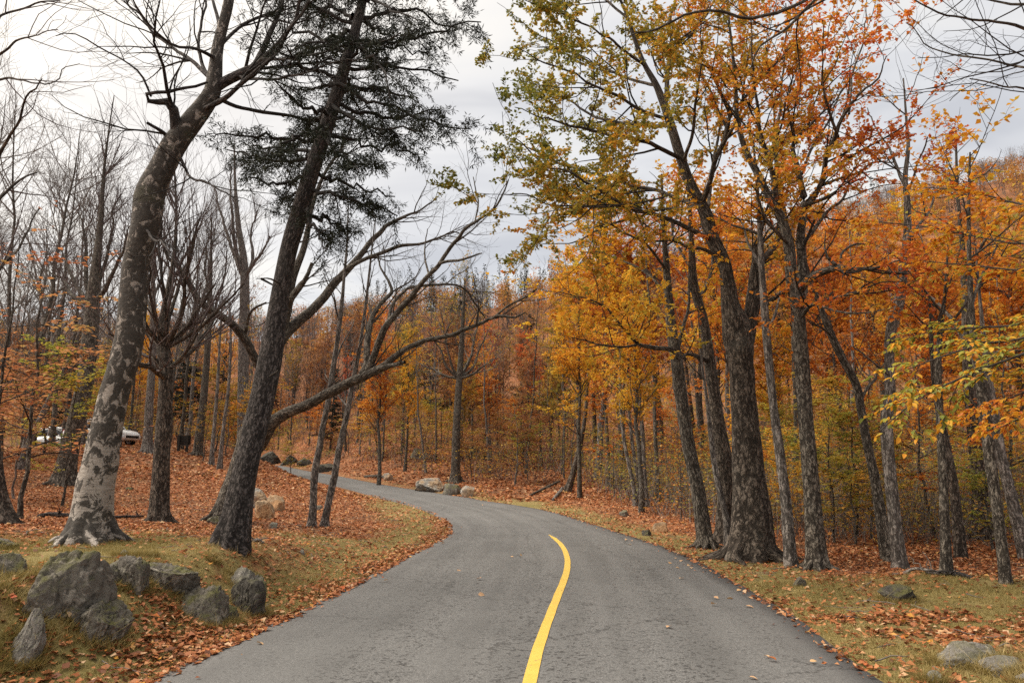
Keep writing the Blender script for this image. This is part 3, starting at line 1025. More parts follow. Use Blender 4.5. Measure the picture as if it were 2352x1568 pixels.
def old_maple():
    Y = gY(517, 1197)
    hero('bare_maple', 'bare crooked maple behind the dark spruce, one long limb reaching over the road', Y,
         [(517, 1200, 60), (532, 1140, 48), (549, 1080, 44), (572, 1000, 42), (592, 930, 38), (612, 860, 34), (635, 790, 30), (655, 720, 28), (668, 650, 22), (680, 616, 18), (697, 572, 15), (709, 519, 13), (716, 475, 11), (745, 400, 8), (790, 330, 5), (820, 250, 3)],
         [[(580, 1035, 40), (598, 1015, 36, -.1), (612, 990, 31, -.3), (632, 965, 29, -.4), (664, 947, 27, -.5), (723, 924, 24, -.8), (782, 889, 23, -1), (821, 869, 22, -1.2), (879, 842, 18, -1.4), (905, 822, 15, -1.5), (936, 803, 13, -1.6), (983, 781, 11, -1.8), (1077, 750, 9, -2.1), (1139, 728, 7, -2.3), (1180, 728, 5, -2.4), (1202, 714, 3, -2.5)],
          [(1125, 734, 6, -2.3), (1139, 726, 6, -2.3), (1171, 697, 5, -2.2), (1227, 672, 4, -2.1), (1230, 656, 2, -2.1)],
          [(868, 848, 14, -1.4), (900, 838, 11, -1.6), (928, 830, 9, -1.8)],
          [(832, 860, 20, -1.2), (843, 834, 17, -1.1), (842, 790, 16, -1.0), (850, 740, 13, -.8), (870, 708, 12, -.6), (889, 684, 10, -.5), (902, 666, 8, -.4), (880, 630, 5, -.2), (860, 580, 3, 0)],
          [(846, 850, 18, -1.2), (858, 819, 17, -1.3), (883, 756, 16, -1.5), (914, 716, 14, -1.6), (961, 662, 12, -1.8), (1014, 597, 10, -2), (1064, 534, 8, -2.2), (1108, 500, 6, -2.3), (1146, 459, 5, -2.4), (1170, 410, 3, -2.5)],
          [(1008, 605, 8, -2), (1030, 600, 7, -2.2), (1061, 594, 6, -2.4), (1108, 575, 3, -2.7)],
          [(890, 745, 8, -1.5), (902, 700, 8, -1.2), (925, 675, 7, -1), (952, 659, 7, -.8), (1052, 653, 5, -.3), (1090, 700, 4, 0), (1120, 735, 2, .2)],
          [(1090, 515, 4, -2.3), (1098, 470, 4, -2.1), (1092, 410, 2, -1.9)],
          [(985, 630, 5, -1.9), (975, 580, 4, -1.6), (985, 520, 2, -1.4)],
          [(640, 790, 28), (659, 763, 26, .1), (690, 735, 24, .3), (725, 704, 22, .5), (788, 626, 18, .8), (834, 576, 14, 1), (869, 535, 11, 1.2), (913, 504, 8, 1.4), (959, 488, 5, 1.6), (1000, 462, 3, 1.8)],
          [(780, 635, 12, .8), (797, 619, 11, .8), (850, 591, 9, .7), (913, 572, 8, .5), (975, 557, 6, .4), (1062, 532, 3, .2)],
          [(610, 855, 24), (594, 838, 21, -.3), (563, 783, 20, -.6), (535, 748, 19, -.8), (492, 717, 17, -1), (457, 682, 15, -1.2), (430, 643, 13, -1.3), (410, 607, 10, -1.4), (391, 588, 8, -1.5), (375, 550, 6, -1.6), (378, 510, 3, -1.7)],
          [(658, 715, 16), (672, 680, 16, -.2), (690, 655, 15, -.3), (700, 645, 11, -.35), (722, 600, 8, -.4)],
          [(480, 705, 9, -1), (460, 740, 7, -1.2), (420, 745, 4, -1.5)],
          [(560, 780, 8, -.6), (575, 715, 7, -.9), (610, 690, 4, -1.1)]],
         bark='grey', twig='dark', levels=LV_BARE, flare=0.3, seed=12, trunk_grow=0.62)


old_maple()


def leaning_spruce():
    g = np.random.default_rng(13)
    Y = gY(528, 1256)
    P, R = px_limb([(526, 1262, 66), (534, 1225, 66), (544, 1188, 60), (556, 1117, 55), (571, 1046, 53), (597, 940, 55), (621, 822, 54), (639, 705, 44), (660, 588, 40), (682, 508, 42), (717, 391, 38), (756, 273, 34), (791, 156, 28), (824, 39, 23), (845, -50, 18), (875, -180, 12), (900, -300, 5)], Y)
    o = np.array([P[0, 0], P[0, 1], gz(P[0, 0], P[0, 1])])
    root = thing('leaning_spruce', 'dark leaning spruce with smooth brown-grey trunk and ragged black needle boughs', 'tree', o)
    V, Q, bk = trunk_mesh(P, R, g, 0.34, 0.3, 6, 0.03, 26)
    link('trunk', mesh('trunk', to_local(V, o), Q, BARK['dark'], {'bk': bk}, True), root)
    B = [  # start, mid, end, depth offsets, needle length share
        ((770, 195), (880, 240), (1070, 300), (0, -.5, -1)), ((780, 165), (900, 150), (1055, 185), (0, .6, 1.2)), ((800, 110), (950, 85), (1095, 45), (0, -.5, -1.0)),
        ((815, 45), (940, 25), (1060, 70), (0, .8, 1.3)), ((745, 300), (840, 330), (950, 350), (0, .5, 1.0)), ((760, 235), (850, 295), (980, 290), (0, -.9, -1.6)),
        ((712, 440), (800, 455), (915, 495), (0, -.4, -.8)), ((722, 400), (800, 420), (900, 455), (0, .8, 1.4)), ((700, 470), (725, 530), (745, 570), (0, -.5, -.8)),
        ((770, 175), (660, 140), (600, 65), (0, -.6, -1.1)), ((790, 115), (690, 70), (585, 25), (0, .5, 1)), ((755, 262), (690, 245), (630, 190), (0, -.9, -1.4)),
        ((735, 330), (620, 318), (500, 312), (0, -.4, -.8)), ((725, 365), (630, 368), (525, 345), (0, .4, .7)), ((712, 405), (640, 420), (565, 405), (0, -.4, -.8)),
        ((730, 345), (640, 345), (560, 330), (0, .9, 1.5)), ((745, 290), (680, 310), (620, 360), (0, -1.2, -2)), ((812, 60), (710, 10), (620, -30), (0, .3, .6)),
        ((830, 0), (930, -30), (1040, -20), (0, .3, .5)), ((838, -30), (730, -60), (640, -90), (0, -.3, -.4)), ((800, 90), (850, 130), (900, 210), (0, -1.3, -2.2)),
        ((790, 130), (800, 190), (830, 260), (0, 1.3, 2.2)), ((760, 240), (720, 280), (690, 330), (0, 1.4, 2.4)), ((820, 30), (860, 60), (920, 100), (0, 1.4, 2.3)),
        ((780, 180), (740, 200), (690, 205), (0, 1.2, 2.0)), ((805, 70), (760, 90), (700, 100), (0, -1.3, -2.1)), ((690, 500), (750, 500), (800, 540), (0, .6, 1.0)),
        ((850, -60), (960, -90), (1060, -70), (0, -.5, -.8)), ((835, -10), (870, 10), (960, 50), (0, -1.3, -2)), ((775, 210), (870, 200), (960, 235), (0, 1, 1.8)),
        ((745, 300), (770, 350), (830, 400), (0, -1.2, -1.9)), ((800, 90), (700, 120), (640, 150), (0, .9, 1.6)), ((715, 420), (690, 440), (640, 460), (0, .9, 1.4)),
        ((822, 40), (760, 20), (690, 40), (0, 1.1, 1.9)), ((760, 240), (900, 270), (1010, 255), (0, .2, .4)), ((790, 140), (850, 100), (980, 120), (0, -.2, -.3)),
        ((855, -80), (800, -120), (720, -160), (0, .4, .8)), ((870, -160), (950, -190), (1030, -180), (0, .2, .4))]
    LP, LR, parts = [], [], []
    for i, (a, b, c, dz) in enumerate(B):
        lp, lr = px_limb([(*a, 11, dz[0]), (*b, 7, dz[1]), (*c, 3, dz[2])], Y, 14)
        lp = lp + (g.normal(size=(14, 3)) * 0.03)
        LP.append(lp); LR.append(lr)
        v, q, b = tubes(lp[None], lr[None], 7)
        link('bough', mesh('bough', to_local(v, o), q, TWIG['black'], {'bk': b}, True), root)
    cp, cr = grow(np.array(LP), np.array(LR), 7.5, (0.18, 1.0), (0.5, 1.1), (0.25, 0.85), 0.5, 0.002, -0.10, 0.12, 6, g, 0.75, 0.003)
    parts.append(tubes(cp, cr, 3))
    # dead bare stubs on the lower bole
    st = [[(648, 655, 5), (620, 640, 4, -.5), (590, 640, 2, -.8)], [(640, 705, 5), (600, 745, 3, .5), (560, 750, 2, 1)], [(676, 560, 4), (720, 545, 3, -.4), (760, 520, 2, -.8)], [(610, 870, 4), (640, 850, 3, -.5)], [(600, 640, 6), (628, 655, 4, .2)]]
    for s_ in st:
        lp, lr = px_limb(s_, Y, 8)
        v, q, b = tubes(lp[None], lr[None], 6)
        link('dead_stub', mesh('dead_stub', to_local(v, o), q, TWIG['dark'], {'bk': b}, True), root)
    v, q, b = join(parts)
    link('twigs', mesh('twigs', to_local(v, o), q, TWIG['black'], {'bk': b}, True), root, kind='stuff')
    tp, tr_ = grow(cp, cr, 11.0, (0.05, 1.0), (0.4, 0.9), (0.10, 0.28), 0.5, 0.0015, -0.06, 0.1, 4, g, 0.6, 0.0015)
    # needles: narrow blades all round the shoots
    vs_, qs_, n0 = [], [], 0
    for pp, dens in ((cp, 80), (tp, 105)):
        v, q, c = leaf_quads(pp, dens, 0.072, g, tr=(0.1, 1.0), flat=0.2, width=0.085, fold=0.0, droop=0.25)
        vs_.append(v); qs_.append(q + n0); n0 += len(v)
    v, q = np.concatenate(vs_), np.concatenate(qs_)
    link('needles', mesh('needles', to_local(v, o), q, LEAF['needle'], {'tint': np.repeat(g.random(len(q)), 4)}), root, kind='stuff')


leaning_spruce()


def fan_limbs(start, ends, w0, g, sag=0.0, dep=1.6):
    r = []
    for ex, ey in ends:
        sx, sy = start
        dd = g.uniform(-dep, dep)
        m1 = (sx + (ex - sx) * 0.35 + g.uniform(-12, 12), sy + (ey - sy) * 0.25 + sag)
        m2 = (sx + (ex - sx) * 0.7 + g.uniform(-12, 12), sy + (ey - sy) * 0.62 + sag)
        w = w0 * g.uniform(0.8, 1.1)
        r.append([(sx, sy, w), (*m1, w * 0.75, dd * .3), (*m2, w * 0.5, dd * .7), (ex, ey, w * 0.18, dd)])
    return r


g0 = np.random.default_rng(3)
LV_FAN = [dict(d=3.4, l=(0.9, 2.6), a=(0.25, 0.7), up=0.10, w=0.09, n=7, s=4, tip=0.004),
          dict(d=4.0, l=(0.5, 1.5), a=(0.25, 0.7), up=0.10, w=0.10, n=6, s=3, tip=0.0025),
          dict(d=3.0, l=(0.25, 0.8), a=(0.3, 0.8), up=0.06, w=0.12, n=4, s=3, tip=0.002, rmin=0.003)]
hero('bare_tree', 'bare grey tree with a low crown of spreading twigs between birch and spruce', gY(367, 1200),
     [(366, 1203, 44), (367, 1170, 40), (372, 1057, 37), (379, 940, 32), (382, 862, 31), (376, 800, 30), (374, 750, 24), (385, 680, 16), (400, 590, 10), (405, 480, 6), (400, 380, 3)],
     fan_limbs((378, 800), [(285, 610), (330, 560), (430, 560), (500, 640), (560, 640), (455, 500), (300, 720), (370, 470)], 15, g0) +
     fan_limbs((380, 850), [(290, 770), (470, 740), (520, 700), (330, 800)], 12, g0) +
     [[(382, 868, 16), (365, 858, 15, -.4), (345, 842, 14, -.8), (318, 840, 12, -1.2), (290, 815, 8, -1.6), (250, 760, 4, -2)]],
     bark='brown', twig='purple', levels=LV_FAN, flare=0.22, seed=14, trunk_grow=0.5, rough=0.09)

Yt = gY(720, 1209)
hero('young_tree', 'left one of two slim pale young trunks by the road bend', Yt,
     [(716, 1212, 20), (718, 1180, 17), (720, 1139, 16), (723, 1086, 17), (733, 1030, 14), (742, 977, 13), (754, 921, 13), (764, 852, 12), (776, 775, 10), (785, 700, 9), (790, 640, 7), (797, 560, 5), (800, 470, 3)],
     [[(765, 850, 5), (780, 800, 4, .3), (810, 740, 2, .6)], [(780, 740, 5), (765, 690, 4, -.3), (745, 620, 2, -.6)]],
     bark='pale', twig='dark', levels=LV_BARE, flare=0.25, flare_h=0.15, seed=15, trunk_grow=0.55)
hero('young_tree', 'right one of two slim pale young trunks by the road bend, leaning right', Yt + 0.2,
     [(744, 1210, 20), (747, 1190, 17), (754, 1155, 16), (767, 1099, 15), (779, 1030, 14), (792, 974, 13), (801, 930, 12), (808, 890, 11), (818, 840, 10), (826, 800, 9), (840, 700, 7), (850, 610, 5), (862, 500, 2)],
     [[(815, 850, 5), (825, 790, 4, -.4), (850, 740, 2, -.8)], [(800, 935, 5), (770, 900, 3, .4), (745, 850, 2, .6)]],
     bark='pale', twig='dark', levels=LV_BARE, flare=0.25, flare_h=0.15, seed=16, trunk_grow=0.55)
hero('dark_trunk_tree', 'dark mossy trunk among yellow-green leaves behind the birch on the left', gY(150, 1112),
     [(148, 1116, 50), (153, 1075, 42), (165, 1010, 38), (195, 880, 36), (208, 760, 34), (215, 680, 30), (222, 600, 20), (232, 500, 12), (238, 400, 7), (250, 300, 4), (262, 220, 2)],
     fan_limbs((212, 700), [(130, 560), (180, 480), (270, 450), (300, 520), (110, 620)], 14, g0), bark='grey', twig='purple', levels=LV_FAN, flare=0.3, seed=17, trunk_grow=0.5)
hero('edge_tree', 'grey flared trunk cut by the left edge of the picture', gY(6, 1206),
     [(2, 1210, 52), (-6, 1170, 46), (-14, 1120, 42), (-24, 1000, 38), (-34, 850, 35), (-40, 650, 30), (-42, 400, 22), (-30, 150, 14), (-10, -60, 8)],
     [[(-38, 700, 10), (0, 620, 8, .4), (50, 560, 5, 1), (90, 480, 3, 1.5)], [(-42, 420, 12), (10, 330, 8, -.4), (60, 250, 5, -.8), (100, 180, 3, -1.2)], [(-40, 500, 10), (20, 430, 7, .5), (80, 400, 3, .9)],
      [(-35, 250, 9), (-10, 190, 6, -.5), (40, 183, 5, -.9), (110, 184, 3, -1.3), (180, 150, 2, -1.7)], [(-25, 100, 8), (0, 40, 6, .4), (60, 22, 5, .8), (140, 0, 3, 1.2), (200, -30, 2, 1.5)], [(-35, 180, 8), (10, 110, 6, -.8), (60, 90, 4, -1.2), (130, 60, 2, -1.6)]],
     bark='brown', twig='purple', levels=LV_BARE, flare=0.35, seed=18)
hero('slanting_sapling', 'pale slanting sapling trunk among the orange leaves at left', gY(48, 1078),
     [(46, 1080, 15), (56, 1045, 14), (72, 1005, 13), (97, 952, 12), (125, 890, 9), (160, 820, 6), (190, 740, 3)], [], bark='pale', twig='purple', levels=LV_BARE, seed=19, trunk_grow=0.5)
hero('straight_tree', 'tall straight pale-grey trunk rising just left of the leaning spruce', gY(556, 1066) + 3,
     [(553, 1062, 26), (557, 1000, 24), (558, 900, 24), (560, 780, 24), (562, 680, 22), (560, 600, 18), (548, 520, 12), (540, 420, 7), (538, 330, 3)],
     fan_limbs((560, 640), [(490, 430), (600, 470), (530, 380), (620, 540)], 11, g0), bark='pale', twig='purple', levels=LV_FAN, seed=20, trunk_grow=0.5)
hero('pale_twin_sapling', 'pale-footed sapling on the leaf slope, left of a close pair', gY(486, 1068),
     [(486, 1070, 11), (488, 1030, 9), (494, 960, 8), (500, 880, 7), (505, 780, 5), (512, 680, 3)], [], bark='pale', twig='purple', levels=LV_BARE, seed=21, trunk_grow=0.4)
hero('pale_twin_sapling', 'pale-footed sapling on the leaf slope, right of a close pair', gY(504, 1077),
     [(504, 1079, 11), (508, 1035, 9), (514, 975, 8), (524, 900, 7), (530, 800, 5), (528, 700, 3)], [], bark='pale', twig='purple', levels=LV_BARE, seed=22, trunk_grow=0.4)
hero('slope_tree', 'grey trunk on top of the red leaf slope right of the white car', gY(342, 1040),
     [(339, 1043, 26), (340, 1000, 20), (343, 930, 18), (350, 830, 16), (352, 720, 13), (350, 600, 8), (345, 470, 4)],
     fan_limbs((350, 740), [(310, 560), (390, 520), (350, 450)], 9, g0), bark='pale', twig='purple', levels=LV_FAN, seed=23, trunk_grow=0.5)
hero('slope_tree', 'grey slightly leaning trunk behind the dark notice board', gY(455, 1060) + 4,
     [(452, 1060, 22), (458, 1000, 19), (466, 930, 17), (474, 840, 15), (480, 740, 12), (484, 640, 8), (486, 500, 3)],
     fan_limbs((478, 760), [(430, 600), (520, 560), (480, 500)], 9, g0), bark='grey', twig='purple', levels=LV_FAN, seed=24, trunk_grow=0.5)


# ---------------------------------------------------------------- the big trees right of the road
def tint_maple(x0=1350.0):
    def f(c, g):
        px = CX + F * c[:, 0] / c[:, 1]
        s = np.clip(1.0 - (px - 1150) / 950, 0, 1) * 0.55 + 0.10
        hgt = np.clip((c[:, 2] - 3.0) / 4.0, 0, 1)
        n = np.clip((fbm(c * 0.8, 3, 5) - 0.5) * 2.4, -0.5, 0.5)
        return np.clip(s * (0.45 + 0.75 * hgt) + 0.30 * n + g.normal(size=len(c)) * 0.13 + 0.12, 0.0, 1.0)
    return f


Y1 = gY(1716, 1285)
hero('big_maple', 'huge old twin-stemmed maple with broken stub, largest trunk right of the road', Y1,
     [(1722, 1290, 96), (1724, 1262, 94), (1726, 1190, 88), (1719, 1110, 74), (1717, 1060, 70), (1712, 980, 62), (1705, 900, 56), (1703, 850, 56), (1698, 790, 66), (1690, 740, 60), (1678, 700, 40), (1670, 640, 33), (1664, 610, 34), (1655, 586, 34), (1636, 547, 33), (1620, 488, 30), (1589, 430, 26), (1566, 371, 24), (1542, 293, 22), (1526, 242, 20), (1507, 195, 16), (1480, 148, 12), (1460, 98, 10), (1441, 39, 8), (1425, 0, 7), (1390, -90, 4), (1360, -170, 2)],
     [[(1712, 790, 38), (1719, 740, 34, .1), (1730, 680, 38, .2), (1735, 630, 36, .2), (1735, 600, 26, .2), (1733, 570, 16, .2)],
      [(1736, 625, 20, .2), (1746, 602, 18, .3), (1773, 571, 16, .6), (1793, 532, 13, .9), (1800, 480, 11, 1.1), (1780, 400, 8, 1.3), (1770, 300, 6, 1.4), (1775, 200, 3, 1.5)],
      [(1525, 240, 15), (1532, 220, 14, .2), (1534, 176, 12, .4), (1542, 117, 9, .6), (1538, 59, 8, .8), (1545, 0, 6, .9), (1550, -80, 3, 1)],
      [(1608, 465, 16), (1622, 445, 14, -.2), (1644, 371, 12, -.5), (1667, 313, 12, -.7), (1671, 254, 10, -.9), (1652, 203, 8, -1.1), (1636, 164, 6, -1.2), (1597, 129, 3, -1.4)],
      [(1668, 320, 8, -.7), (1700, 260, 7, -1), (1715, 180, 5, -1.3), (1725, 90, 3, -1.5)],
      [(1632, 548, 14), (1612, 539, 12, -.2), (1546, 508, 11, -.5), (1480, 485, 10, -.8), (1425, 465, 8, -1), (1362, 434, 7, -1.2), (1304, 399, 5, -1.4), (1245, 363, 4, -1.6), (1190, 325, 2, -1.8)],
      [(1606, 470, 11), (1589, 469, 10, .3), (1519, 442, 9, .8), (1440, 422, 8, 1.2), (1362, 402, 6, 1.5), (1284, 371, 5, 1.8), (1210, 340, 2, 2)],
      [(1560, 362, 12), (1546, 356, 11, -.3), (1480, 324, 10, -.9), (1401, 309, 8, -1.4), (1323, 289, 6, -1.8), (1250, 262, 4, -2.1), (1180, 240, 2, -2.4)],
      [(1541, 291, 10), (1534, 289, 9, .3), (1460, 289, 8, .9), (1382, 274, 6, 1.4), (1320, 240, 5, 1.8), (1230, 200, 2, 2.2)],
      [(1532, 270, 10), (1523, 270, 9, -.2), (1460, 246, 8, -.6), (1409, 215, 7, -.9), (1340, 180, 5, -1.2), (1270, 150, 4, -1.5), (1180, 110, 2, -1.8)],
      [(1507, 195, 8), (1484, 192, 8, .4), (1400, 165, 6, 1.1), (1320, 125, 5, 1.7), (1230, 80, 3, 2.2)],
      [(1480, 150, 8), (1440, 120, 7, -.5), (1370, 70, 5, -1.2), (1290, 30, 4, -1.7), (1190, 0, 2, -2.2)],
      [(1600, 475, 7), (1540, 480, 7, 1), (1480, 492, 6, 1.6), (1382, 528, 5, 2.3), (1315, 551, 3, 2.8), (1250, 560, 2, 3.2)],
      [(1440, 470, 6, -1), (1360, 472, 5, -1.6), (1284, 465, 4, -2.2), (1159, 453, 2, -3)],
      [(1445, 45, 7), (1380, -10, 6, .6), (1300, -40, 4, 1.2), (1220, -60, 2, 1.6)],
      [(1541, 120, 7, .6), (1600, 60, 6, 1.2), (1650, -10, 4, 1.7), (1690, -80, 2, 2)],
      [(1655, 590, 9), (1600, 570, 8, -.8), (1540, 555, 6, -1.5), (1490, 545, 4, -2)],
      [(1625, 490, 10), (1632, 430, 9, .8), (1640, 350, 7, 1.6), (1655, 260, 5, 2.2), (1660, 150, 3, 2.6)],
      [(1570, 375, 10), (1590, 300, 8, -.8), (1600, 220, 6, -1.5), (1605, 120, 4, -2), (1600, 30, 2, -2.4)]],
     bark='brown', twig='black', levels=LV_MAPLE, leaf='maple', leaf_m=62, leaf_size=0.069, flare=0.20, flare_h=0.26, rough=0.085, seed=31, lobes=5,
     trunk_grow=0.72, tint=tint_maple(), sides=34)
Y5 = gY(1875, 1306)
hero('forked_maple', 'tall orange-leaved maple forking high, with a crooked dead limb pointing right', Y5,
     [(1876, 1310, 50), (1875, 1290, 44), (1866, 1150, 37), (1850, 955, 33), (1841, 825, 33), (1834, 727, 29), (1826, 670, 32), (1818, 630, 28), (1811, 559, 25), (1792, 496, 22), (1767, 456, 18), (1742, 402, 17), (1717, 356, 15), (1701, 309, 13), (1692, 262, 11), (1689, 184, 9), (1680, 100, 7), (1670, 0, 5), (1665, -100, 3)],
     [[(1838, 690, 26), (1845, 652, 25, .2), (1842, 559, 22, .3), (1845, 465, 18, .4), (1832, 402, 13, .4), (1826, 340, 11, .5), (1835, 318, 9, .5), (1870, 280, 5, .7), (1900, 230, 3, .9)],
      [(1830, 330, 8, .5), (1818, 290, 7, .3), (1812, 240, 5, 0), (1820, 170, 3, -.3)],
      [(1785, 470, 14), (1776, 402, 13, -.3), (1757, 340, 11, -.6), (1748, 299, 9, -.8), (1742, 240, 7, -1), (1730, 150, 5, -1.3), (1720, 40, 2, -1.6)],
      [(1780, 430, 11, -.2), (1784, 380, 11, .2), (1782, 340, 10, .4), (1789, 278, 9, .7), (1792, 230, 7, 1), (1800, 120, 5, 1.4), (1805, 0, 3, 1.8)],
      [(1845, 480, 14, .4), (1864, 462, 14, .2), (1886, 418, 13, 0), (1898, 359, 12, -.2), (1923, 318, 11, -.4), (1948, 265, 9, -.7), (1986, 215, 6, -1), (2011, 184, 5, -1.2), (2040, 120, 2, -1.5)],
      [(1890, 425, 7, 0), (1961, 396, 6, .5), (2001, 374, 5, .8), (2060, 368, 3, 1.1)],
      [(1845, 470, 10, .4), (1889, 456, 9, -.2), (1917, 440, 8, -.5)],
      [(1836, 668, 22), (1850, 650, 20, -.2), (1876, 631, 19, -.4), (1923, 618, 17, -.7), (1950, 618, 14, -.9), (1982, 618, 9, -1.1), (2060, 612, 4, -1.5), (2140, 595, 2, -1.9)],
      [(1925, 614, 9, -.7), (1910, 600, 8, -.8), (1898, 587, 6, -.8), (1892, 559, 4, -.8), (1894, 530, 2, -.8)],
      [(1930, 612, 8, -.7), (1934, 580, 6, -.5), (1960, 560, 5, -.3), (1985, 556, 3, -.1)],
      [(1828, 670, 15), (1808, 667, 13, .2), (1777, 684, 12, .4), (1757, 697, 12, .4)],
      [(1838, 728, 9), (1852, 714, 9, -.4), (1875, 700, 9, -.7), (1922, 676, 8, -1), (1960, 662, 7, -1.2), (1974, 650, 7, -1.3)],
      [(1875, 700, 6, -.7), (1920, 715, 5, -1.1), (1980, 722, 4, -1.5), (2040, 716, 2, -1.9)],
      [(1810, 560, 10), (1770, 520, 8, -.8), (1740, 470, 6, -1.4), (1720, 420, 4, -1.9)],
      [(1845, 560, 10, .3), (1890, 500, 8, .9), (1940, 440, 6, 1.4), (1990, 400, 3, 1.8)],
      [(1695, 290, 8), (1730, 220, 6, 1), (1760, 140, 4, 1.8), (1790, 60, 2, 2.4)],
      [(1925, 315, 7, -.4), (1900, 240, 6, -1), (1890, 150, 4, -1.5), (1880, 50, 2, -2)],
      [(1950, 262, 6, -.7), (1960, 180, 5, -.2), (1980, 100, 4, .2), (1990, 0, 2, .6)],
      [(1842, 400, 7, .4), (1870, 330, 6, 1.1), (1910, 250, 5, 1.8), (1940, 160, 3, 2.3)]],
     bark='grey', twig='black', levels=LV_MAPLE, leaf='maple', leaf_m=40, leaf_size=0.068, flare=0.30, flare_h=0.18, rough=0.045, seed=32, trunk_grow=0.62,
     tint=lambda c, g: np.clip(0.36 + (fbm(c * 0.8, 3, 8) - 0.5) * 0.9 + g.normal(size=len(c)) * 0.11 - 0.10 * (CX + F * c[:, 0] / c[:, 1] - 1800) / 200, 0, 0.8))
LV_SP = [dict(d=3.2, l=(0.7, 2.0), a=(0.5, 1.1), up=0.03, w=0.13, n=7, s=4, tip=0.004),
         dict(d=3.6, l=(0.35, 1.0), a=(0.5, 1.1), up=0.0, w=0.15, n=5, s=3, tip=0.0025),
         dict(d=3.0, l=(0.15, 0.45), a=(0.5, 1.1), up=0.0, w=0.15, n=4, s=3, tip=0.002)]
hero('roadside_maple', 'slim dark trunk nearest the bend, with a wavy bough reaching left over the verge', gY(1621, 1258),
     [(1622, 1262, 44), (1619, 1230, 36), (1610, 1170, 33), (1601, 1112, 31), (1585, 1040, 30), (1569, 942, 29), (1554, 825, 28), (1546, 780, 27), (1539, 727, 23), (1534, 668, 19), (1530, 600, 15), (1522, 500, 9), (1520, 400, 5)],
     [[(1548, 806, 13), (1537, 801, 12, -.2), (1492, 796, 10, -.5), (1465, 786, 8, -.8), (1433, 755, 6, -1.1), (1396, 712, 5, -1.4), (1350, 690, 3, -1.7), (1290, 680, 2, -2)],
      [(1468, 790, 6, -.8), (1420, 800, 5, -1.2), (1370, 790, 4, -1.6), (1310, 775, 2, -2)],
      [(1550, 800, 11), (1558, 793, 10, .2), (1566, 754, 9, .3), (1578, 700, 7, .5), (1590, 620, 4, .8)],
      [(1536, 690, 10), (1500, 640, 8, .5), (1460, 610, 6, 1), (1400, 590, 4, 1.5), (1330, 580, 2, 2)],
      [(1532, 620, 8), (1480, 560, 6, -.5), (1420, 530, 4, -1), (1360, 520, 2, -1.4)]],
     bark='grey', twig='dark', levels=LV_SP, leaf='gold', leaf_m=24, leaf_size=0.10, flare=0.18, flare_h=0.2, seed=33, trunk_grow=0.62)
hero('roadside_tree', 'dark trunk with a knobby bend just left of the huge twin maple', gY(1660, 1262) + 1.2,
     [(1662, 1258, 44), (1664, 1200, 40), (1666, 1110, 36), (1660, 1040, 35), (1650, 981, 34), (1640, 900, 29), (1634, 864, 28), (1618, 747, 23), (1600, 680, 22), (1592, 640, 20), (1588, 560, 14), (1584, 480, 9), (1575, 380, 4)],
     [[(1604, 690, 12), (1625, 650, 9, .4), (1640, 590, 6, .8), (1650, 520, 3, 1.2)], [(1630, 830, 12), (1600, 815, 10, -.4), (1578, 812, 7, -.8), (1560, 820, 4, -1.1)], [(1592, 620, 9), (1560, 570, 7, .5), (1540, 500, 4, 1)]],
     bark='brown', twig='dark', levels=LV_SP, leaf='orange', leaf_m=24, leaf_size=0.10, flare=0.2, rough=0.09, seed=34, trunk_grow=0.6)
hero('pole_tree', 'thin pale trunk pressed against the left side of the huge twin maple', gY(1672, 1268) - 0.3,
     [(1674, 1266, 15), (1668, 1190, 13), (1648, 1104, 12), (1636, 1034, 11), (1625, 930, 8), (1612, 830, 6), (1605, 740, 3)], [], bark='pale', twig='dark', levels=LV_SP, leaf='gold', leaf_m=20, seed=35, trunk_grow=0.6)
hero('pale_foot_tree', 'slender grey trunk with whitish foot between the twin maple and the forked maple', gY(1817, 1300),
     [(1818, 1303, 30), (1814, 1270, 26), (1805, 1151, 23), (1790, 1034, 21), (1780, 960, 19), (1773, 903, 18), (1762, 786, 19), (1756, 707, 18), (1750, 630, 15), (1745, 520, 12), (1738, 420, 8), (1730, 320, 4)],
     [[(1760, 760, 7), (1785, 720, 6, .4), (1800, 660, 3, .8)], [(1750, 620, 8), (1720, 560, 6, .5), (1690, 500, 3, 1)]],
     bark='pale', twig='dark', levels=LV_SP, leaf='gold', leaf_m=22, flare=0.15, seed=36, trunk_grow=0.6)
hero('leaning_maple', 'thin trunk leaning far left, right of the forked maple', gY(2040, 1288),
     [(2042, 1292, 28), (2030, 1230, 25), (2012, 1112, 22), (1991, 1014, 19), (1978, 942, 18), (1967, 884, 18), (1936, 825, 18), (1908, 766, 17), (1885, 707, 13), (1868, 660, 10), (1850, 600, 7), (1840, 520, 3)],
     [[(1974, 930, 8), (1990, 895, 7, .3), (2020, 860, 5, .7), (2040, 830, 3, 1)], [(1910, 770, 6), (1880, 745, 5, -.5), (1850, 740, 3, -1)]],
     bark='grey', twig='dark', levels=LV_SP, leaf='orange', leaf_m=22, flare=0.15, seed=37, trunk_grow=0.55)
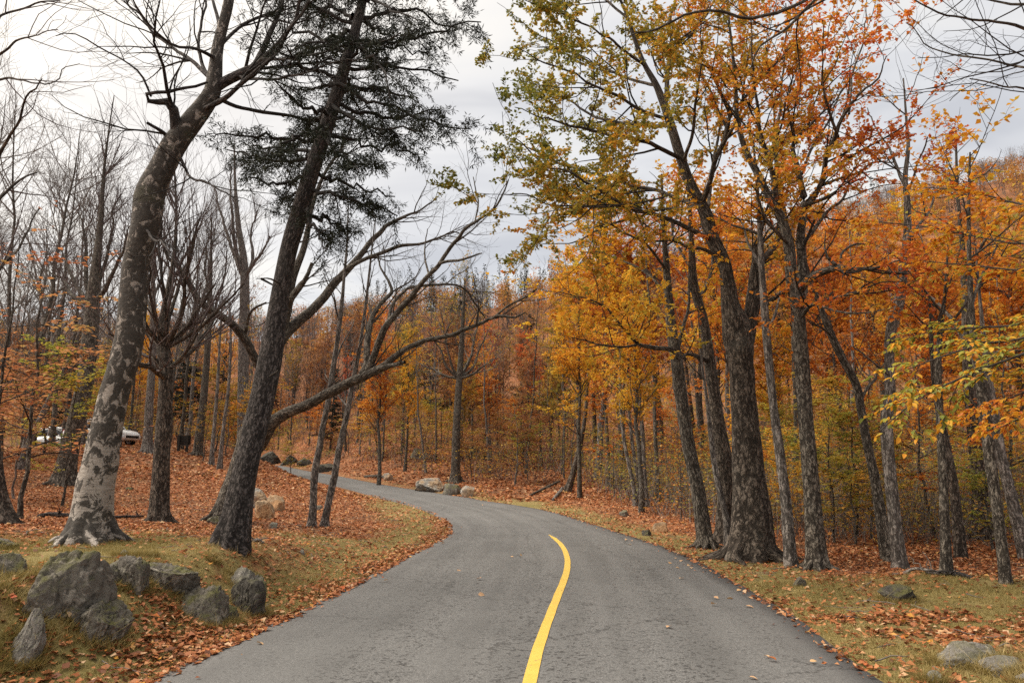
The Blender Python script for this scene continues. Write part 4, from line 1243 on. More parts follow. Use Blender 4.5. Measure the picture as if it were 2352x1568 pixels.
hero('kinked_maple', 'spotted grey trunk with a kink, standing right of the thin leaning maple', gY(2067, 1306),
     [(2070, 1310, 34), (2066, 1290, 29), (2058, 1220, 26), (2051, 1151, 26), (2040, 1040, 27), (2037, 955, 27), (2044, 903, 22), (2043, 786, 22), (2055, 727, 26), (2068, 680, 24), (2074, 620, 21), (2084, 540, 18), (2084, 470, 15), (2079, 409, 12), (2086, 340, 9), (2082, 278, 6), (2075, 180, 3)],
     [[(2078, 420, 9), (2070, 412, 8, .2), (2045, 356, 6, .6), (2017, 299, 4, 1), (2000, 240, 2, 1.3)], [(2042, 860, 6), (2010, 835, 5, -.5), (1970, 800, 3, -1)], [(2080, 560, 8), (2120, 500, 6, .6), (2160, 430, 3, 1.1)], [(2085, 440, 7), (2110, 380, 5, -.5), (2140, 310, 3, -1)]],
     bark='pale', twig='dark', levels=LV_SP, leaf='orange', leaf_m=20, flare=0.2, seed=38, trunk_grow=0.62)
hero('woodland_tree', 'thin mottled trunk standing behind the strewn branches at right', gY(2174, 1318),
     [(2174, 1322, 22), (2172, 1250, 19), (2167, 1112, 18), (2160, 980, 17), (2155, 880, 15), (2158, 780, 12), (2170, 680, 8), (2178, 560, 4)], [], bark='grey', twig='dark', levels=LV_SP, leaf='orange', leaf_m=20, seed=39, trunk_grow=0.6)
hero('woodland_tree', 'brown trunk leaning left just behind the thin mottled one at right', gY(2208, 1302) + 1,
     [(2210, 1300, 22), (2200, 1200, 21), (2190, 1112, 20), (2168, 995, 17), (2150, 900, 14), (2140, 800, 10), (2135, 680, 5)], [], bark='brown', twig='dark', levels=LV_SP, leaf='gold', leaf_m=20, seed=40, trunk_grow=0.6)
hero('woodland_tree', 'grey trunk with black foot, nearest upright tree at the right edge', gY(2308, 1338),
     [(2310, 1345, 26), (2308, 1320, 22), (2293, 1190, 21), (2277, 1073, 24), (2262, 955, 26), (2257, 903, 25), (2242, 825, 20), (2236, 780, 16), (2228, 650, 12), (2225, 500, 8), (2228, 350, 4)],
     [[(2240, 840, 10), (2262, 815, 8, -.3), (2300, 800, 6, -.7), (2340, 800, 3, -1)], [(2232, 700, 8), (2260, 620, 6, .5), (2300, 540, 3, 1)]], bark='grey', twig='dark', levels=LV_SP, leaf='gold', leaf_m=20, flare=0.12, seed=41, trunk_grow=0.6)
hero('woodland_tree', 'smooth grey trunk slanting in from the right edge of the picture', gY(2340, 1300) + 0.6,
     [(2366, 1305, 28), (2352, 1252, 26), (2324, 1143, 24), (2301, 1053, 22), (2289, 975, 20), (2272, 880, 16), (2262, 800, 11), (2250, 680, 7), (2240, 560, 3)], [], bark='pale', twig='dark', levels=LV_SP, leaf='green', leaf_m=20, seed=42, trunk_grow=0.6)
hero('woodland_tree', 'thick dark trunk in the shade behind the two right-edge trees', gY(2258, 1240),
     [(2258, 1244, 44), (2255, 1190, 36), (2250, 1100, 33), (2237, 980, 29), (2226, 880, 24), (2220, 760, 20), (2215, 620, 14), (2200, 450, 8), (2195, 300, 4)],
     [[(2222, 800, 12), (2190, 740, 9, .5), (2150, 690, 6, 1), (2110, 660, 3, 1.5)], [(2215, 640, 10), (2260, 560, 7, -.5), (2300, 500, 3, -1)]], bark='brown', twig='dark', levels=LV_SP, leaf='orange', leaf_m=22, seed=43, trunk_grow=0.55)
hero('leaning_tree', 'short dark leaning stem on the far verge beyond the bend', gY(1304, 1130),
     [(1302, 1132, 17), (1310, 1108, 14), (1326, 1050, 12), (1342, 970, 9), (1350, 880, 6), (1352, 780, 3)], [], bark='brown', twig='dark', levels=LV_SP, leaf='orange', leaf_m=20, seed=44, trunk_grow=0.4)
for i, (bx, tx, w, txt) in enumerate([(1461, 1432, 9, 'leftmost of three thin stems in a row right of the bend'), (1474, 1450, 8, 'middle one of three thin stems in a row right of the bend'), (1487, 1476, 10, 'rightmost of three thin stems in a row right of the bend')]):
    hero('young_tree', txt, gY(bx, 1163), [(bx, 1165, w + 2), (bx - 5, 1120, w), (tx, 1000, w - 1), (tx - 8, 880, w - 3), (tx - 2, 740, 3)], [], bark='pale', twig='dark', levels=LV_SP, leaf='orange' if i else 'gold', leaf_m=22, seed=45 + i, trunk_grow=0.45, sides=10)
hero('verge_tree', 'dark upright tree beyond the bend with bare forked yellowish crown', gY(1046, 1106),
     [(1046, 1110, 26), (1046, 1085, 21), (1047, 1030, 19), (1050, 950, 17), (1056, 860, 15), (1060, 800, 12), (1064, 720, 8), (1068, 640, 4)],
     fan_limbs((1054, 870), [(980, 760), (1010, 720), (1120, 760), (1100, 700), (960, 830), (1140, 820)], 8, g0, dep=2.5), bark='grey', twig='pale', levels=LV_FAN, leaf='olive', leaf_m=2.2, leaf_size=0.12, seed=50, trunk_grow=0.5)

# ---------------------------------------------------------------- trees of the wood: a few kinds, copied
def stem_path(H, g, lean=0.03, n=12):
    z = np.linspace(0, H, n)
    w = np.cumsum(g.normal(size=(n, 2)) * lean * H / n, axis=0)
    w -= w[0]
    return np.c_[w, z]


def proto(kind, seed):
    g = np.random.default_rng(seed)
    if kind == 'maple':
        H = 13.0; P = stem_path(H, g, 0.05); R = np.linspace(0.15, 0.012, 12)
        lv = [dict(d=3.0, t=(0.28, 1.0), l=(1.6, 3.6), a=(0.5, 1.1), up=0.07, w=0.12, n=7, s=4, tip=0.006, flat=0.2),
              dict(d=3.2, l=(0.6, 1.6), a=(0.5, 1.1), up=0.0, w=0.14, n=5, s=3, tip=0.005, flat=0.5),
              dict(d=3.2, l=(0.25, 0.7), a=(0.5, 1.1), up=0.0, w=0.14, n=3, s=3, tip=0.004, flat=0.6)]
        lf = (25, 0.128, (2, 3), 0.7)
    elif kind == 'beech':
        H = 5.5; P = stem_path(H, g, 0.10); R = np.linspace(0.04, 0.006, 12)
        lv = [dict(d=5.5, t=(0.16, 1.0), l=(0.8, 2.2), a=(0.9, 1.45), up=0.02, w=0.10, n=6, s=3, tip=0.004, flat=0.4),
              dict(d=5.0, l=(0.3, 0.9), a=(0.5, 1.1), up=0.0, w=0.10, n=4, s=3, tip=0.003, flat=0.9),
              dict(d=4.0, l=(0.12, 0.4), a=(0.5, 1.1), up=0.0, w=0.1, n=3, s=3, tip=0.003, flat=0.9)]
        lf = (22, 0.10, (2, 3), 0.85) if seed < 114 else (9, 0.10, (2, 3), 0.85)
    elif kind == 'pole':
        H = 14.0; P = stem_path(H, g, 0.05); R = np.linspace(0.095, 0.01, 12)
        lv = [dict(d=2.6, t=(0.35, 1.0), l=(0.8, 2.2), a=(0.4, 1.0), up=0.08, w=0.12, n=6, s=4, tip=0.005, flat=0.2),
              dict(d=3.2, l=(0.4, 1.1), a=(0.4, 1.0), up=0.03, w=0.14, n=5, s=3, tip=0.004, flat=0.3),
              dict(d=3.0, l=(0.2, 0.5), a=(0.4, 1.0), up=0.0, w=0.14, n=3, s=3, tip=0.004, flat=0.3)]
        lf = (6, 0.14, (2, 3), 0.5)
    elif kind == 'bare':
        H = 12.5; P = stem_path(H, g, 0.06); R = np.linspace(0.12, 0.01, 12)
        lv = [dict(d=2.6, t=(0.25, 1.0), l=(1.8, 4.6), a=(0.4, 0.95), up=0.06, w=0.12, n=8, s=4, tip=0.007, flat=0.0),
              dict(d=3.0, l=(0.7, 2.0), a=(0.35, 0.95), up=0.05, w=0.14, n=6, s=3, tip=0.005, flat=0.0),
              dict(d=3.2, l=(0.35, 1.0), a=(0.35, 0.95), up=0.04, w=0.14, n=4, s=3, tip=0.004, flat=0.0, rmin=0.005)]
        lf = (0.5, 0.13, (3,), 0.5)
    else:  # spruce
        H = 13.0; P = stem_path(H, g, 0.02); R = np.linspace(0.14, 0.012, 12)
        lv = [dict(d=9.0, t=(0.12, 0.99), l=(1.5, 2.6), a=(1.2, 1.6), up=-0.03, w=0.06, n=6, s=3, tip=0.006, flat=0.3),
              dict(d=4.5, t=(0.1, 1), l=(0.25, 0.8), a=(0.5, 1.0), up=-0.06, w=0.08, n=3, s=3, tip=0.004, flat=0.7)]
        lf = (30, 0.17, (1, 2), 0.3)
    V, Q, bk = trunk_mesh(P, R, g, 0.25, 0.25, 5, 0.05, 10, 0.6)
    tm = mesh(kind + '_trunk', V, Q, BARK['grey'], {'bk': bk}, True)
    cp, cr = P[None], R[None]
    tw, lvp = [], []
    for i, l in enumerate(lv):
        cp, cr = grow(cp, cr, l['d'], l.get('t', (0.2, 1)), l['a'], l['l'], 0.6, l['tip'], l['up'], l['w'], l['n'], g, l['flat'], l.get('rmin', l['tip']))
        if kind == 'spruce' and i == 0:      # cone: shorter towards the top
            k = np.clip(1.12 - cp[:, :1, 2:3] / H, 0.08, 1)
            cp = cp[:, :1] + (cp - cp[:, :1]) * k
        tw.append(tubes(cp, cr, l['s'])); lvp.append(cp)
    v, q, b = join(tw)
    wm = mesh(kind + '_twigs', v, q, TWIG['dark'], {'bk': b}, True)
    vs_, qs_, cs_, n0 = [], [], [], 0
    for li in lf[2]:
        v, q, c = leaf_quads(lvp[li - 1], lf[0], lf[1], g, flat=lf[3], width=0.2 if kind == 'spruce' else 0.38, droop=0.3 if kind == 'spruce' else 0.15)
        vs_.append(v); qs_.append(q + n0); cs_.append(c); n0 += len(v)
    v, q, c = np.concatenate(vs_), np.concatenate(qs_), np.concatenate(cs_)
    tv = 0.5 * g.random(len(c)) + 0.5 * np.clip((fbm(c * 0.6, 2, seed) - 0.5) * 2.2 + 0.5, 0, 1)
    lm = mesh(kind + '_leaves', v, q, LEAF['orange'], {'tint': np.repeat(tv, 4)})
    return tm, wm, lm, H


PROTO = {k: [proto(k, s) for s in seeds] for k, seeds in (('maple', (101, 102, 103)), ('beech', (111, 112, 113, 114, 115)), ('pole', (121, 122)), ('bare', (131, 132, 133)), ('spruce', (141, 142)))}
PART = {'maple': 'crown', 'beech': 'foliage', 'pole': 'foliage', 'bare': 'last_leaves', 'spruce': 'needles'}


def slot(o, m):
    o.material_slots[0].link = 'OBJECT'
    o.material_slots[0].material = m


def plant(kind, var, x, y, height, rot, leafc, label, group, name, bark='grey', twig='dark', tilt=(0, 0), wide=1.0):
    tm, wm, lm, H = PROTO[kind][var % len(PROTO[kind])]
    s = height / H
    root = thing(name, label, 'tree', (x, y, gz(x, y) - 0.03), group)
    root.rotation_euler = (tilt[0], tilt[1], rot)
    root.scale = (s * wide, s * wide, s)
    a = link('trunk', tm, root); slot(a, BARK[bark])
    b = link('twigs', wm, root, kind='stuff'); slot(b, TWIG[twig])
    if leafc:
        c = link(PART[kind], lm, root, kind='stuff'); slot(c, LEAF[leafc])
    return root


taken = [(o.location.x, o.location.y) for o in COL.objects if o.get('category') == 'tree']


def spots(n, xr, yr, mind, g, fov=0.74, rd=3.0, cond=None, tries=6000):
    out = []
    for _ in range(tries):
        if len(out) >= n:
            break
        y = yr[0] + (yr[1] - yr[0]) * g.random() ** 0.85
        x = g.uniform(*xr)
        if abs(x) > fov * y + 2.5:
            continue
        if cond and not cond(x, y):
            continue
        if any((x - a) ** 2 + (y - b) ** 2 < mind ** 2 for a, b in taken):
            continue
        if road_dist(np.array([x]), np.array([y]))[0] < rd:
            continue
        taken.append((x, y))
        out.append((x, y))
    return out


gp = np.random.default_rng(77)
ADJ = {'orange': 'orange-leaved', 'gold': 'golden-leaved', 'olive': 'olive-leaved', 'red': 'red-leaved', 'green': 'yellow-green', 'rust': 'rusty-leaved', 'peach': 'peach-leaved', None: 'leafless'}
TXT = {'maple': ('wood_maple', '{} woodland maple with full crown {}'), 'beech': ('beech_sapling', '{} low beech sapling with layered sprays {}'),
       'pole': ('pole_tree', '{} tall thin-crowned pole tree {}'), 'bare': ('bare_wood_tree', 'bare twiggy grey tree with fanned branches {1}'), 'spruce': ('spruce_tree', 'dark green cone-shaped spruce {1}')}


def wood(kind, n, xr, yr, mind, cols, where, hr, rd=3.0, cond=None, bark=('grey', 'brown', 'pale'), twig='dark', fov=0.74, wide=(0.85, 1.2)):
    for i, (x, y) in enumerate(spots(n, xr, yr, mind, gp, fov, rd, cond)):
        c = cols[int(gp.integers(len(cols)))]
        nm, tx = TXT[kind]
        lb = tx.format(ADJ.get(c, ''), where)
        plant(kind, int(gp.integers(9)) if kind != 'beech' else int(gp.choice([0, 1, 2, 0, 1, 2, 3, 4])), x, y, gp.uniform(*hr), gp.uniform(0, 6.28), 'needle' if kind == 'spruce' else c, lb, lb, nm,
              bark[int(gp.integers(len(bark)))], twig, (gp.normal() * 0.04, gp.normal() * 0.04), gp.uniform(*wide))


right = lambda x, y: x > 3.5 + 0.02 * y
# right wood: bases hidden behind the big trunks
wood('beech', 20, (4, 40), (15.5, 24), 1.5, ['olive', 'orange', 'gold', 'rust', 'olive', 'green'], 'just behind the big roadside trunks', (2.2, 4.2), 2.5, right)
wood('beech', 26, (2, 45), (22, 42), 2.0, ['orange', 'gold', 'olive', 'orange', 'rust'], 'deep in the right-hand wood', (3.2, 6.8), 3.0, right)
wood('maple', 16, (6, 40), (19, 32), 2.4, ['orange', 'gold', 'orange', 'red'], 'close behind the right-hand trunks', (8.0, 11.5), 3.5, right)
wood('maple', 34, (3, 60), (32, 62), 3.0, ['orange', 'gold', 'orange', 'olive', 'red', 'gold', 'rust'], 'in the right-hand wood', (11, 17), 4, right)
wood('pole', 16, (5, 40), (18, 36), 1.6, ['orange', 'gold', 'rust'], 'in the right-hand wood', (10, 15), 3, right, bark=('pale', 'grey'))
wood('bare', 8, (6, 50), (26, 60), 2.5, [None], 'in the right-hand wood', (10, 14), 4, right, twig='pale')
# slope beyond the road
mid = lambda x, y: x <= 3.5 + 0.02 * y and x > -0.42 * y + 2 and y > 34
wood('maple', 13, (-30, 8), (44, 62), 2.6, ['rust', 'olive', 'orange', 'rust', 'olive'], 'on the slope across the road', (6.5, 10), 5.0, mid, twig='pale')
wood('maple', 22, (-45, 12), (60, 92), 3.0, ['rust', 'olive', 'rust', 'rust', 'red'], 'higher up the slope across the road', (7, 11), 5.0, mid, twig='purple')
wood('beech', 30, (-26, 9), (38, 64), 1.8, ['orange', 'rust', 'olive', 'rust', 'gold', 'orange', 'green'], 'on the leafy slope across the road', (2.4, 5.2), 3.0, mid, wide=(1.0, 1.5))
wood('pole', 20, (-30, 9), (39, 66), 1.8, ['rust', 'olive', 'orange'], 'on the slope across the road', (8, 12.5), 3.5, mid, bark=('pale', 'grey', 'pale'), twig='pale')
wood('bare', 26, (-45, 12), (46, 92), 2.6, [None], 'on the slope across the road', (8, 12), 4, mid, twig='purple')
wood('spruce', 7, (-30, 12), (58, 92), 3.0, ['needle'], 'on the slope across the road', (8, 13), 4, mid)
# left wood behind the leaf bank
left = lambda x, y: x < -0.30 * y + 1.0 and not (x > -0.62 * y and y < 40) and not (-40 < x < -27 and 52 < y < 66)
wood('bare', 19, (-50, -9), (24, 50), 2.6, [None], 'in the nearer left-hand wood', (13, 19), 4, left, bark=('pale', 'grey'), twig='pale', wide=(.75, 1.0))
wood('bare', 20, (-80, -12), (50, 88), 2.6, [None], 'far back in the left-hand wood', (12, 18), 4, left, bark=('pale', 'grey'), twig='pale', wide=(.8, 1.1))
wood('beech', 18, (-40, -9), (20, 50), 1.8, ['peach', 'red', 'peach', 'olive', 'rust', 'orange'], 'in the left-hand wood', (3.5, 7.0), 3, left, wide=(1.0, 1.4))
wood('maple', 12, (-70, -14), (48, 88), 3.0, ['rust', 'orange', 'red', 'olive'], 'in the left-hand wood', (6, 9), 4, left, twig='purple')
wood('pole', 14, (-60, -12), (40, 78), 2.0, ['rust', 'gold'], 'in the left-hand wood', (9, 14), 4, left, twig='purple')
wood('spruce', 5, (-50, -14), (52, 80), 3.0, ['needle'], 'in the left-hand wood', (8, 12), 4, left)


gap = lambda x, y: -0.60 * y < x < -0.16 * y
wood('maple', 26, (-62, -8), (58, 104), 2.4, ['rust', 'orange', 'olive', 'rust', 'gold'], 'on the far slope above the road end', (7, 11), 4, gap, twig='purple', wide=(1.0, 1.4))
wood('bare', 14, (-62, -8), (56, 104), 2.4, [None], 'on the far slope above the road end', (9, 13), 4, gap, twig='pale')
wood('beech', 16, (-48, -8), (50, 80), 2.0, ['rust', 'orange', 'olive'], 'on the far slope above the road end', (3, 5.5), 3, gap, wide=(1.1, 1.6))
wood('spruce', 4, (-55, -10), (70, 104), 3.0, ['needle'], 'on the far slope above the road end', (8, 12), 4, gap)


def one(kind, var, px, Y, height, col, label, name, rot=0.0, bark='grey', twig='dark', tilt=(0, 0), wide=1.0):
    x = (px - CX) / F * Y * 0.985
    return plant(kind, var, x, Y, height, rot, col, label, None, name, bark, twig, tilt, wide)


one('beech', 3, 60, 17.5, 6.4, 'peach', 'orange beech with layered sprays at the left edge behind the mossy flat rock', 'beech_tree', 0.4, wide=1.25)
one('beech', 4, -30, 14.5, 5.6, 'peach', 'pinkish-orange beech sprays reaching in from the left picture edge', 'beech_tree', 2.0, wide=1.15)
one('beech', 2, 150, 22.0, 5.2, 'green', 'yellow-green beech sapling round the dark trunk behind the birch', 'beech_sapling', 1.0)
one('beech', 0, 668, 50.0, 2.6, 'green', 'small bright green bush on the slope above the far road', 'bush', 3.0, wide=1.5)
one('maple', 1, 870, 41.0, 9.6, 'orange', 'fiery orange maple seen above the bare limb over the road', 'wood_maple', 1.0)
one('maple', 2, 930, 47.0, 8.4, 'gold', 'golden maple right of the fiery orange one across the road', 'wood_maple', 2.0)
one('maple', 0, 1330, 31.0, 8.6, 'gold', 'bright golden maple on the verge beyond the bend', 'wood_maple', 4.0)
one('maple', 1, 1470, 25.0, 8.2, 'gold', 'golden maple left of the slim roadside maple', 'wood_maple', 0.4)
one('maple', 2, 1400, 38.0, 10.0, 'orange', 'orange maple behind the golden one at the bend', 'wood_maple', 5.2)
one('beech', 1, 1990, 16.5, 3.4, 'green', 'yellow-green beech sapling low behind the kinked maple', 'beech_sapling', 4.4, wide=1.2)
one('beech', 2, 1950, 15.5, 2.0, 'green', 'knee-high green beech sprays between forked and leaning maple', 'beech_sapling', 0.3, wide=1.6)
one('beech', 0, 2260, 14.6, 2.2, 'green', 'low green sapling at the foot of the right-edge trees', 'beech_sapling', 2.4, wide=1.6)
one('beech', 1, 2130, 17.5, 4.4, 'orange', 'orange beech sapling behind the thin mottled trunk', 'beech_sapling', 1.4, wide=1.3)
one('beech', 2, 2330, 18.5, 5.6, 'olive', 'olive beech sapling at the far right edge', 'beech_sapling', 3.4, wide=1.3)
one('spruce', 0, 1050, 74.0, 15.0, 'needle', 'flat-topped dark pine standing against the sky on the slope', 'pine_tree', 0.0, wide=1.5)


# ---------------------------------------------------------------- far hillside: read as one mass
def far_wood():
    g = np.random.default_rng(5)
    kinds = {'leafy': [], 'bare': [], 'conifer': []}
    pts = []
    N = 1050
    y = 84 + 136 * g.random(N) ** 0.85
    x = g.uniform(-0.8, 0.8, N) * y
    z = terrain(x, y)
    n = fbm2(x, y, 0.03, 3, 44)
    rows = {'leafy': ([], []), 'bare': ([], []), 'conifer': ([], [])}
    for i in range(N):
        ridge = sstep(165, 200, y[i])
        r = g.random()
        k = 'conifer' if r < 0.04 + 0.85 * ridge * (-40 < x[i] < 32) else ('bare' if g.random() < 0.48 + 0.5 * (n[i] - 0.5) else 'leafy')
        H = g.uniform(6, 9.5) * (1.35 if k == 'conifer' else 1.0)
        o = np.array([x[i], y[i], z[i]])
        if k == 'leafy':
            m = 330
            p = g.normal(size=(m, 3)); p = nrm(p) * g.random((m, 1)) ** 0.4 * np.array([2.1, 2.1, 0.36 * H]) + np.array([0, 0, 0.6 * H])
            p = p + (fbm(p * 0.8 + i, 2) - 0.5)[:, None] * np.array([1.4, 1.4, 1.4])
            V, Q, c = leaf_at(p, np.zeros((m, 3)), 0.36, g, 0.6, 0.42)
            t = np.clip(0.5 * g.random(m) + 0.5 * _hash(np.array([i]), np.array([3]), np.array([9]), 2)[0], 0, 1)
        elif k == 'bare':
            m = 360
            h = g.random((m, 1)) ** 0.6
            p = np.c_[g.normal(size=(m, 2)) * (0.25 + 0.75 * h), h * H * 0.85]
            d = nrm(np.c_[p[:, :2] * 0.35 + g.normal(size=(m, 2)) * 0.25, np.ones(m)])
            sd = nrm(np.cross(d, g.normal(size=(m, 3))))
            L = g.uniform(0.4, 1.1, (m, 1))
            w = 0.018
            V = np.stack([p - sd * w, p + sd * w, p + d * L + sd * w * .4, p + d * L - sd * w * .4], 1).reshape(-1, 3)
            Q = np.arange(m * 4).reshape(m, 4)
            t = g.random(m)
        else:
            m = 300
            h = g.random(m) ** 1.4
            rr = (1 - h) * 1.7 * (0.35 + 0.65 * g.random(m)); th = g.uniform(0, 6.28, m)
            p = np.c_[rr * np.cos(th), rr * np.sin(th), (0.08 + 0.92 * h) * H * 1.05]
            V, Q, c = leaf_at(p, np.c_[np.cos(th), np.sin(th), -0.3 + 0 * th] * 1.5, 0.42, g, 0.5, 0.25)
            t = g.random(m)
        # stem
        w = 0.10
        S = np.array([[-w, 0, -0.5], [w, 0, -0.5], [w * .4, 0, H * .85], [-w * .4, 0, H * .85], [0, -w, -0.5], [0, w, -0.5], [0, w * .4, H * .85], [0, -w * .4, H * .85]])
        rows[k][0].append((V + o, t))
        pts.append(S + o)
    for k, nm, mat in (('leafy', 'far_leafy_wood', FAR), ('bare', 'far_bare_wood', TWIG['purple']), ('conifer', 'far_conifers', LEAF['needle'])):
        V = np.concatenate([a for a, _ in rows[k][0]]); t = np.concatenate([b for _, b in rows[k][0]])
        Q = np.arange(len(V)).reshape(-1, 4)
        at_ = {'tint': np.repeat(t, 4)}
        if k == 'bare':
            at_['bk'] = V * 3
        o = link(nm, mesh(nm, V, Q, mat, at_), kind='stuff')
        tag(o, {'leafy': 'rusty leafy crowns covering the distant hillside', 'bare': 'purplish bare treetops on the distant hillside', 'conifer': 'dark conifers along the distant ridge'}[k], 'trees')
    V = np.concatenate(pts)
    o = link('far_stems', mesh('far_stems', V, np.arange(len(V)).reshape(-1, 4), TWIG['pale'], {'bk': V}), kind='stuff')
    tag(o, 'thin grey stems of the distant hillside wood', 'trees')


FAR = leaf_mat('far_leaves', [(0.0, (0.24, 0.085, 0.04)), (0.35, (0.38, 0.16, 0.05)), (0.65, (0.46, 0.24, 0.06)), (0.85, (0.30, 0.21, 0.07)), (1.0, (0.17, 0.15, 0.05))], 0.4, 0.0)
far_wood()


def underbrush():
    """brushwood and low sprays filling the wood floor"""
    g = np.random.default_rng(8)
    n = 2900
    y = np.r_[g.uniform(17, 95, 2000), g.uniform(15.5, 42, 900)]; x = np.r_[g.uniform(-0.78, 0.78, 2000), g.uniform(0.1, 0.76, 900)] * y
    d = road_dist(x, y)
    ok = (d > 3.0) & ((x > 3.5 + 0.02 * y) | (y > 40)) & ~((x < -0.33 * y) & (y < 52))
    x, y = x[ok], y[ok]
    z = terrain(x, y)
    SV, LVs, LT, o = [], [], [], 0
    for i in range(len(x)):
        c = np.array([x[i], y[i], z[i]])
        h = g.uniform(0.6, 2.6)
        m = int(g.integers(7, 14))
        b = c + np.c_[g.normal(size=(m, 2)) * 0.35, np.zeros(m)]
        dr = nrm(np.c_[g.normal(size=(m, 2)) * 0.3, np.ones(m)])
        L = h * g.uniform(0.5, 1.2, (m, 1))
        w = 0.007 * (0.6 + y[i] / 40)
        sd = nrm(np.cross(dr, g.normal(size=(m, 3)))) * w
        mid_ = b + dr * L * 0.55 + g.normal(size=(m, 3)) * 0.08
        tip = b + dr * L + g.normal(size=(m, 3)) * 0.25
        SV.append(np.stack([b - sd, b + sd, mid_ + sd * .7, mid_ - sd * .7], 1).reshape(-1, 3))
        SV.append(np.stack([mid_ - sd * .7, mid_ + sd * .7, tip + sd * .2, tip - sd * .2], 1).reshape(-1, 3))
        if g.random() < 0.62:
            k = int(g.integers(40, 110))
            lay = g.integers(0, 4, k)
            p = c + np.c_[g.normal(size=(k, 2)) * 0.55 * h ** 0.5, 0.25 * h + lay / 3.0 * h * 0.8 + g.normal(size=k) * 0.07]
            V, Q, cc = leaf_at(p, np.zeros((k, 3)), 0.10 * (0.7 + y[i] / 60), g, 0.85, 0.38)
            LVs.append(V); LT.append(np.clip(g.random() * 0.75 + g.random(k) * 0.3, 0, 1))
    V = np.concatenate(SV)
    tag(link('brushwood', mesh('brushwood', V, np.arange(len(V)).reshape(-1, 4), TWIG['pale'], {'bk': V}), kind='stuff'), 'thin bare brushwood covering the floor of the wood', 'undergrowth')
    V = np.concatenate(LVs)
    tag(link('low_foliage', mesh('low_foliage', V, np.arange(len(V)).reshape(-1, 4), UNDER, {'tint': np.repeat(np.concatenate(LT), 4)}), kind='stuff'), 'low orange and olive leaf sprays on the floor of the wood', 'undergrowth')


UNDER = leaf_mat('undergrowth_leaves', [(0.0, (0.44, 0.13, 0.03)), (0.25, (0.52, 0.23, 0.045)), (0.5, (0.52, 0.34, 0.06)), (0.75, (0.34, 0.30, 0.06)), (1.0, (0.19, 0.21, 0.045))], 0.45, 0.0)
underbrush()


# ---------------------------------------------------------------- labels of the copied wood trees: size, then place in the row
def number_wood():
    kinds = {}
    for o in list(COL.objects):
        if o.get('group') and o.get('category') == 'tree' and o.get('label') == o.get('group'):
            kinds.setdefault(o['label'], []).append(o)
    ORD = ['first', 'second', 'third', 'fourth', 'fifth', 'sixth', 'seventh', 'eighth', 'ninth', 'tenth', 'eleventh', 'twelfth', 'thirteenth', 'fourteenth', 'fifteenth', 'sixteenth', 'seventeenth', 'eighteenth']
    for lb, os_ in kinds.items():
        if len(os_) < 2:
            continue
        seen = [(o.scale.z / o.location.y, o) for o in os_]      # apparent height
        med = float(np.median([s for s, _ in seen]))
        for big in (True, False):
            row = sorted([o for s, o in seen if (s >= med) == big], key=lambda o: o.location.x / o.location.y)
            for i, o in enumerate(row):
                side, k = ('left', i) if i <= len(row) // 2 else ('right', len(row) - 1 - i)
                w = ('taller ' if big else 'shorter ') + lb
                w = w.replace('with full crown ', '').replace('with layered sprays ', '').replace('with fanned branches ', '')
                if len(row) > 1:
                    w += ', %s from %s' % (ORD[k], side)
                o['label'] = w


number_wood()


# ---------------------------------------------------------------- rocks
ROCK = {'grey': rock_mat('grey_mossy_rock', (0.055, 0.047, 0.037), (0.25, 0.222, 0.185), 0.9),
        'dark': rock_mat('dark_wet_rock', (0.024, 0.021, 0.017), (0.125, 0.112, 0.094), 0.85),
        'pale': rock_mat('pale_rock', (0.11, 0.10, 0.085), (0.36, 0.33, 0.29), 0.6),
        'ledge': rock_mat('dark_ledge_rock', (0.020, 0.018, 0.016), (0.10, 0.09, 0.078), 0.25),
        'tan': rock_mat('tan_rock', (0.17, 0.115, 0.07), (0.50, 0.37, 0.24), 0.1, (0.45, 0.24, 0.11)),
        'mixed': rock_mat('grey_tan_rock', (0.13, 0.12, 0.105), (0.43, 0.40, 0.36), 0.15, (0.42, 0.27, 0.15))}


def rock_geo(seed, sub, cuts=14, rough=0.10, fine=0.035):
    g = np.random.default_rng(seed)
    bm = bmesh.new()
    bmesh.ops.create_icosphere(bm, subdivisions=sub, radius=1.0)
    V = np.array([v.co[:] for v in bm.verts]); Fc = np.array([[v.index for v in f.verts] for f in bm.faces])
    bm.free()
    p_ = 3.6
    V = V / (np.abs(V) ** p_).sum(1, keepdims=True) ** (1 / p_)      # rounded block
    V = V * (1 + (fbm(V * 0.9 + seed * 3.1, 2, seed) - 0.5)[:, None] * 0.55)
    for _ in range(cuts):
        n = nrm(g.normal(size=3)); n[2] = n[2] * 0.8 + 0.25; n = nrm(n)
        h = g.uniform(0.58, 0.98)
        d = V @ n - h
        V = V - np.where(d > 0, d * 0.97, 0)[:, None] * n
    nV = nrm(V)
    V = V + nV * ((fbm(V * 2.6 + seed, 4, seed) - 0.5) * 2 * rough * 0.8)[:, None]
    # fracture steps and cracks
    st = fbm(V * 1.6 + seed * 1.7, 3, seed + 11) * 7
    V = V + nV * ((np.floor(st) + sstep(0.4, 0.6, st - np.floor(st)) - st) * 0.06)[:, None]
    rid = np.abs(fbm(V * 2.3 + 5.0 + seed, 3, seed + 3) - 0.5)
    V = V - nV * (np.clip(0.035 - rid, 0, 1) * 2.6)[:, None]
    V = V + nV * ((fbm(V * 10 + seed, 4, seed + 7) - 0.5) * 2 * fine)[:, None]
    mn, mx_ = V.min(0), V.max(0)
    return (V - (mn + mx_) / 2) / ((mx_ - mn) / 2), Fc


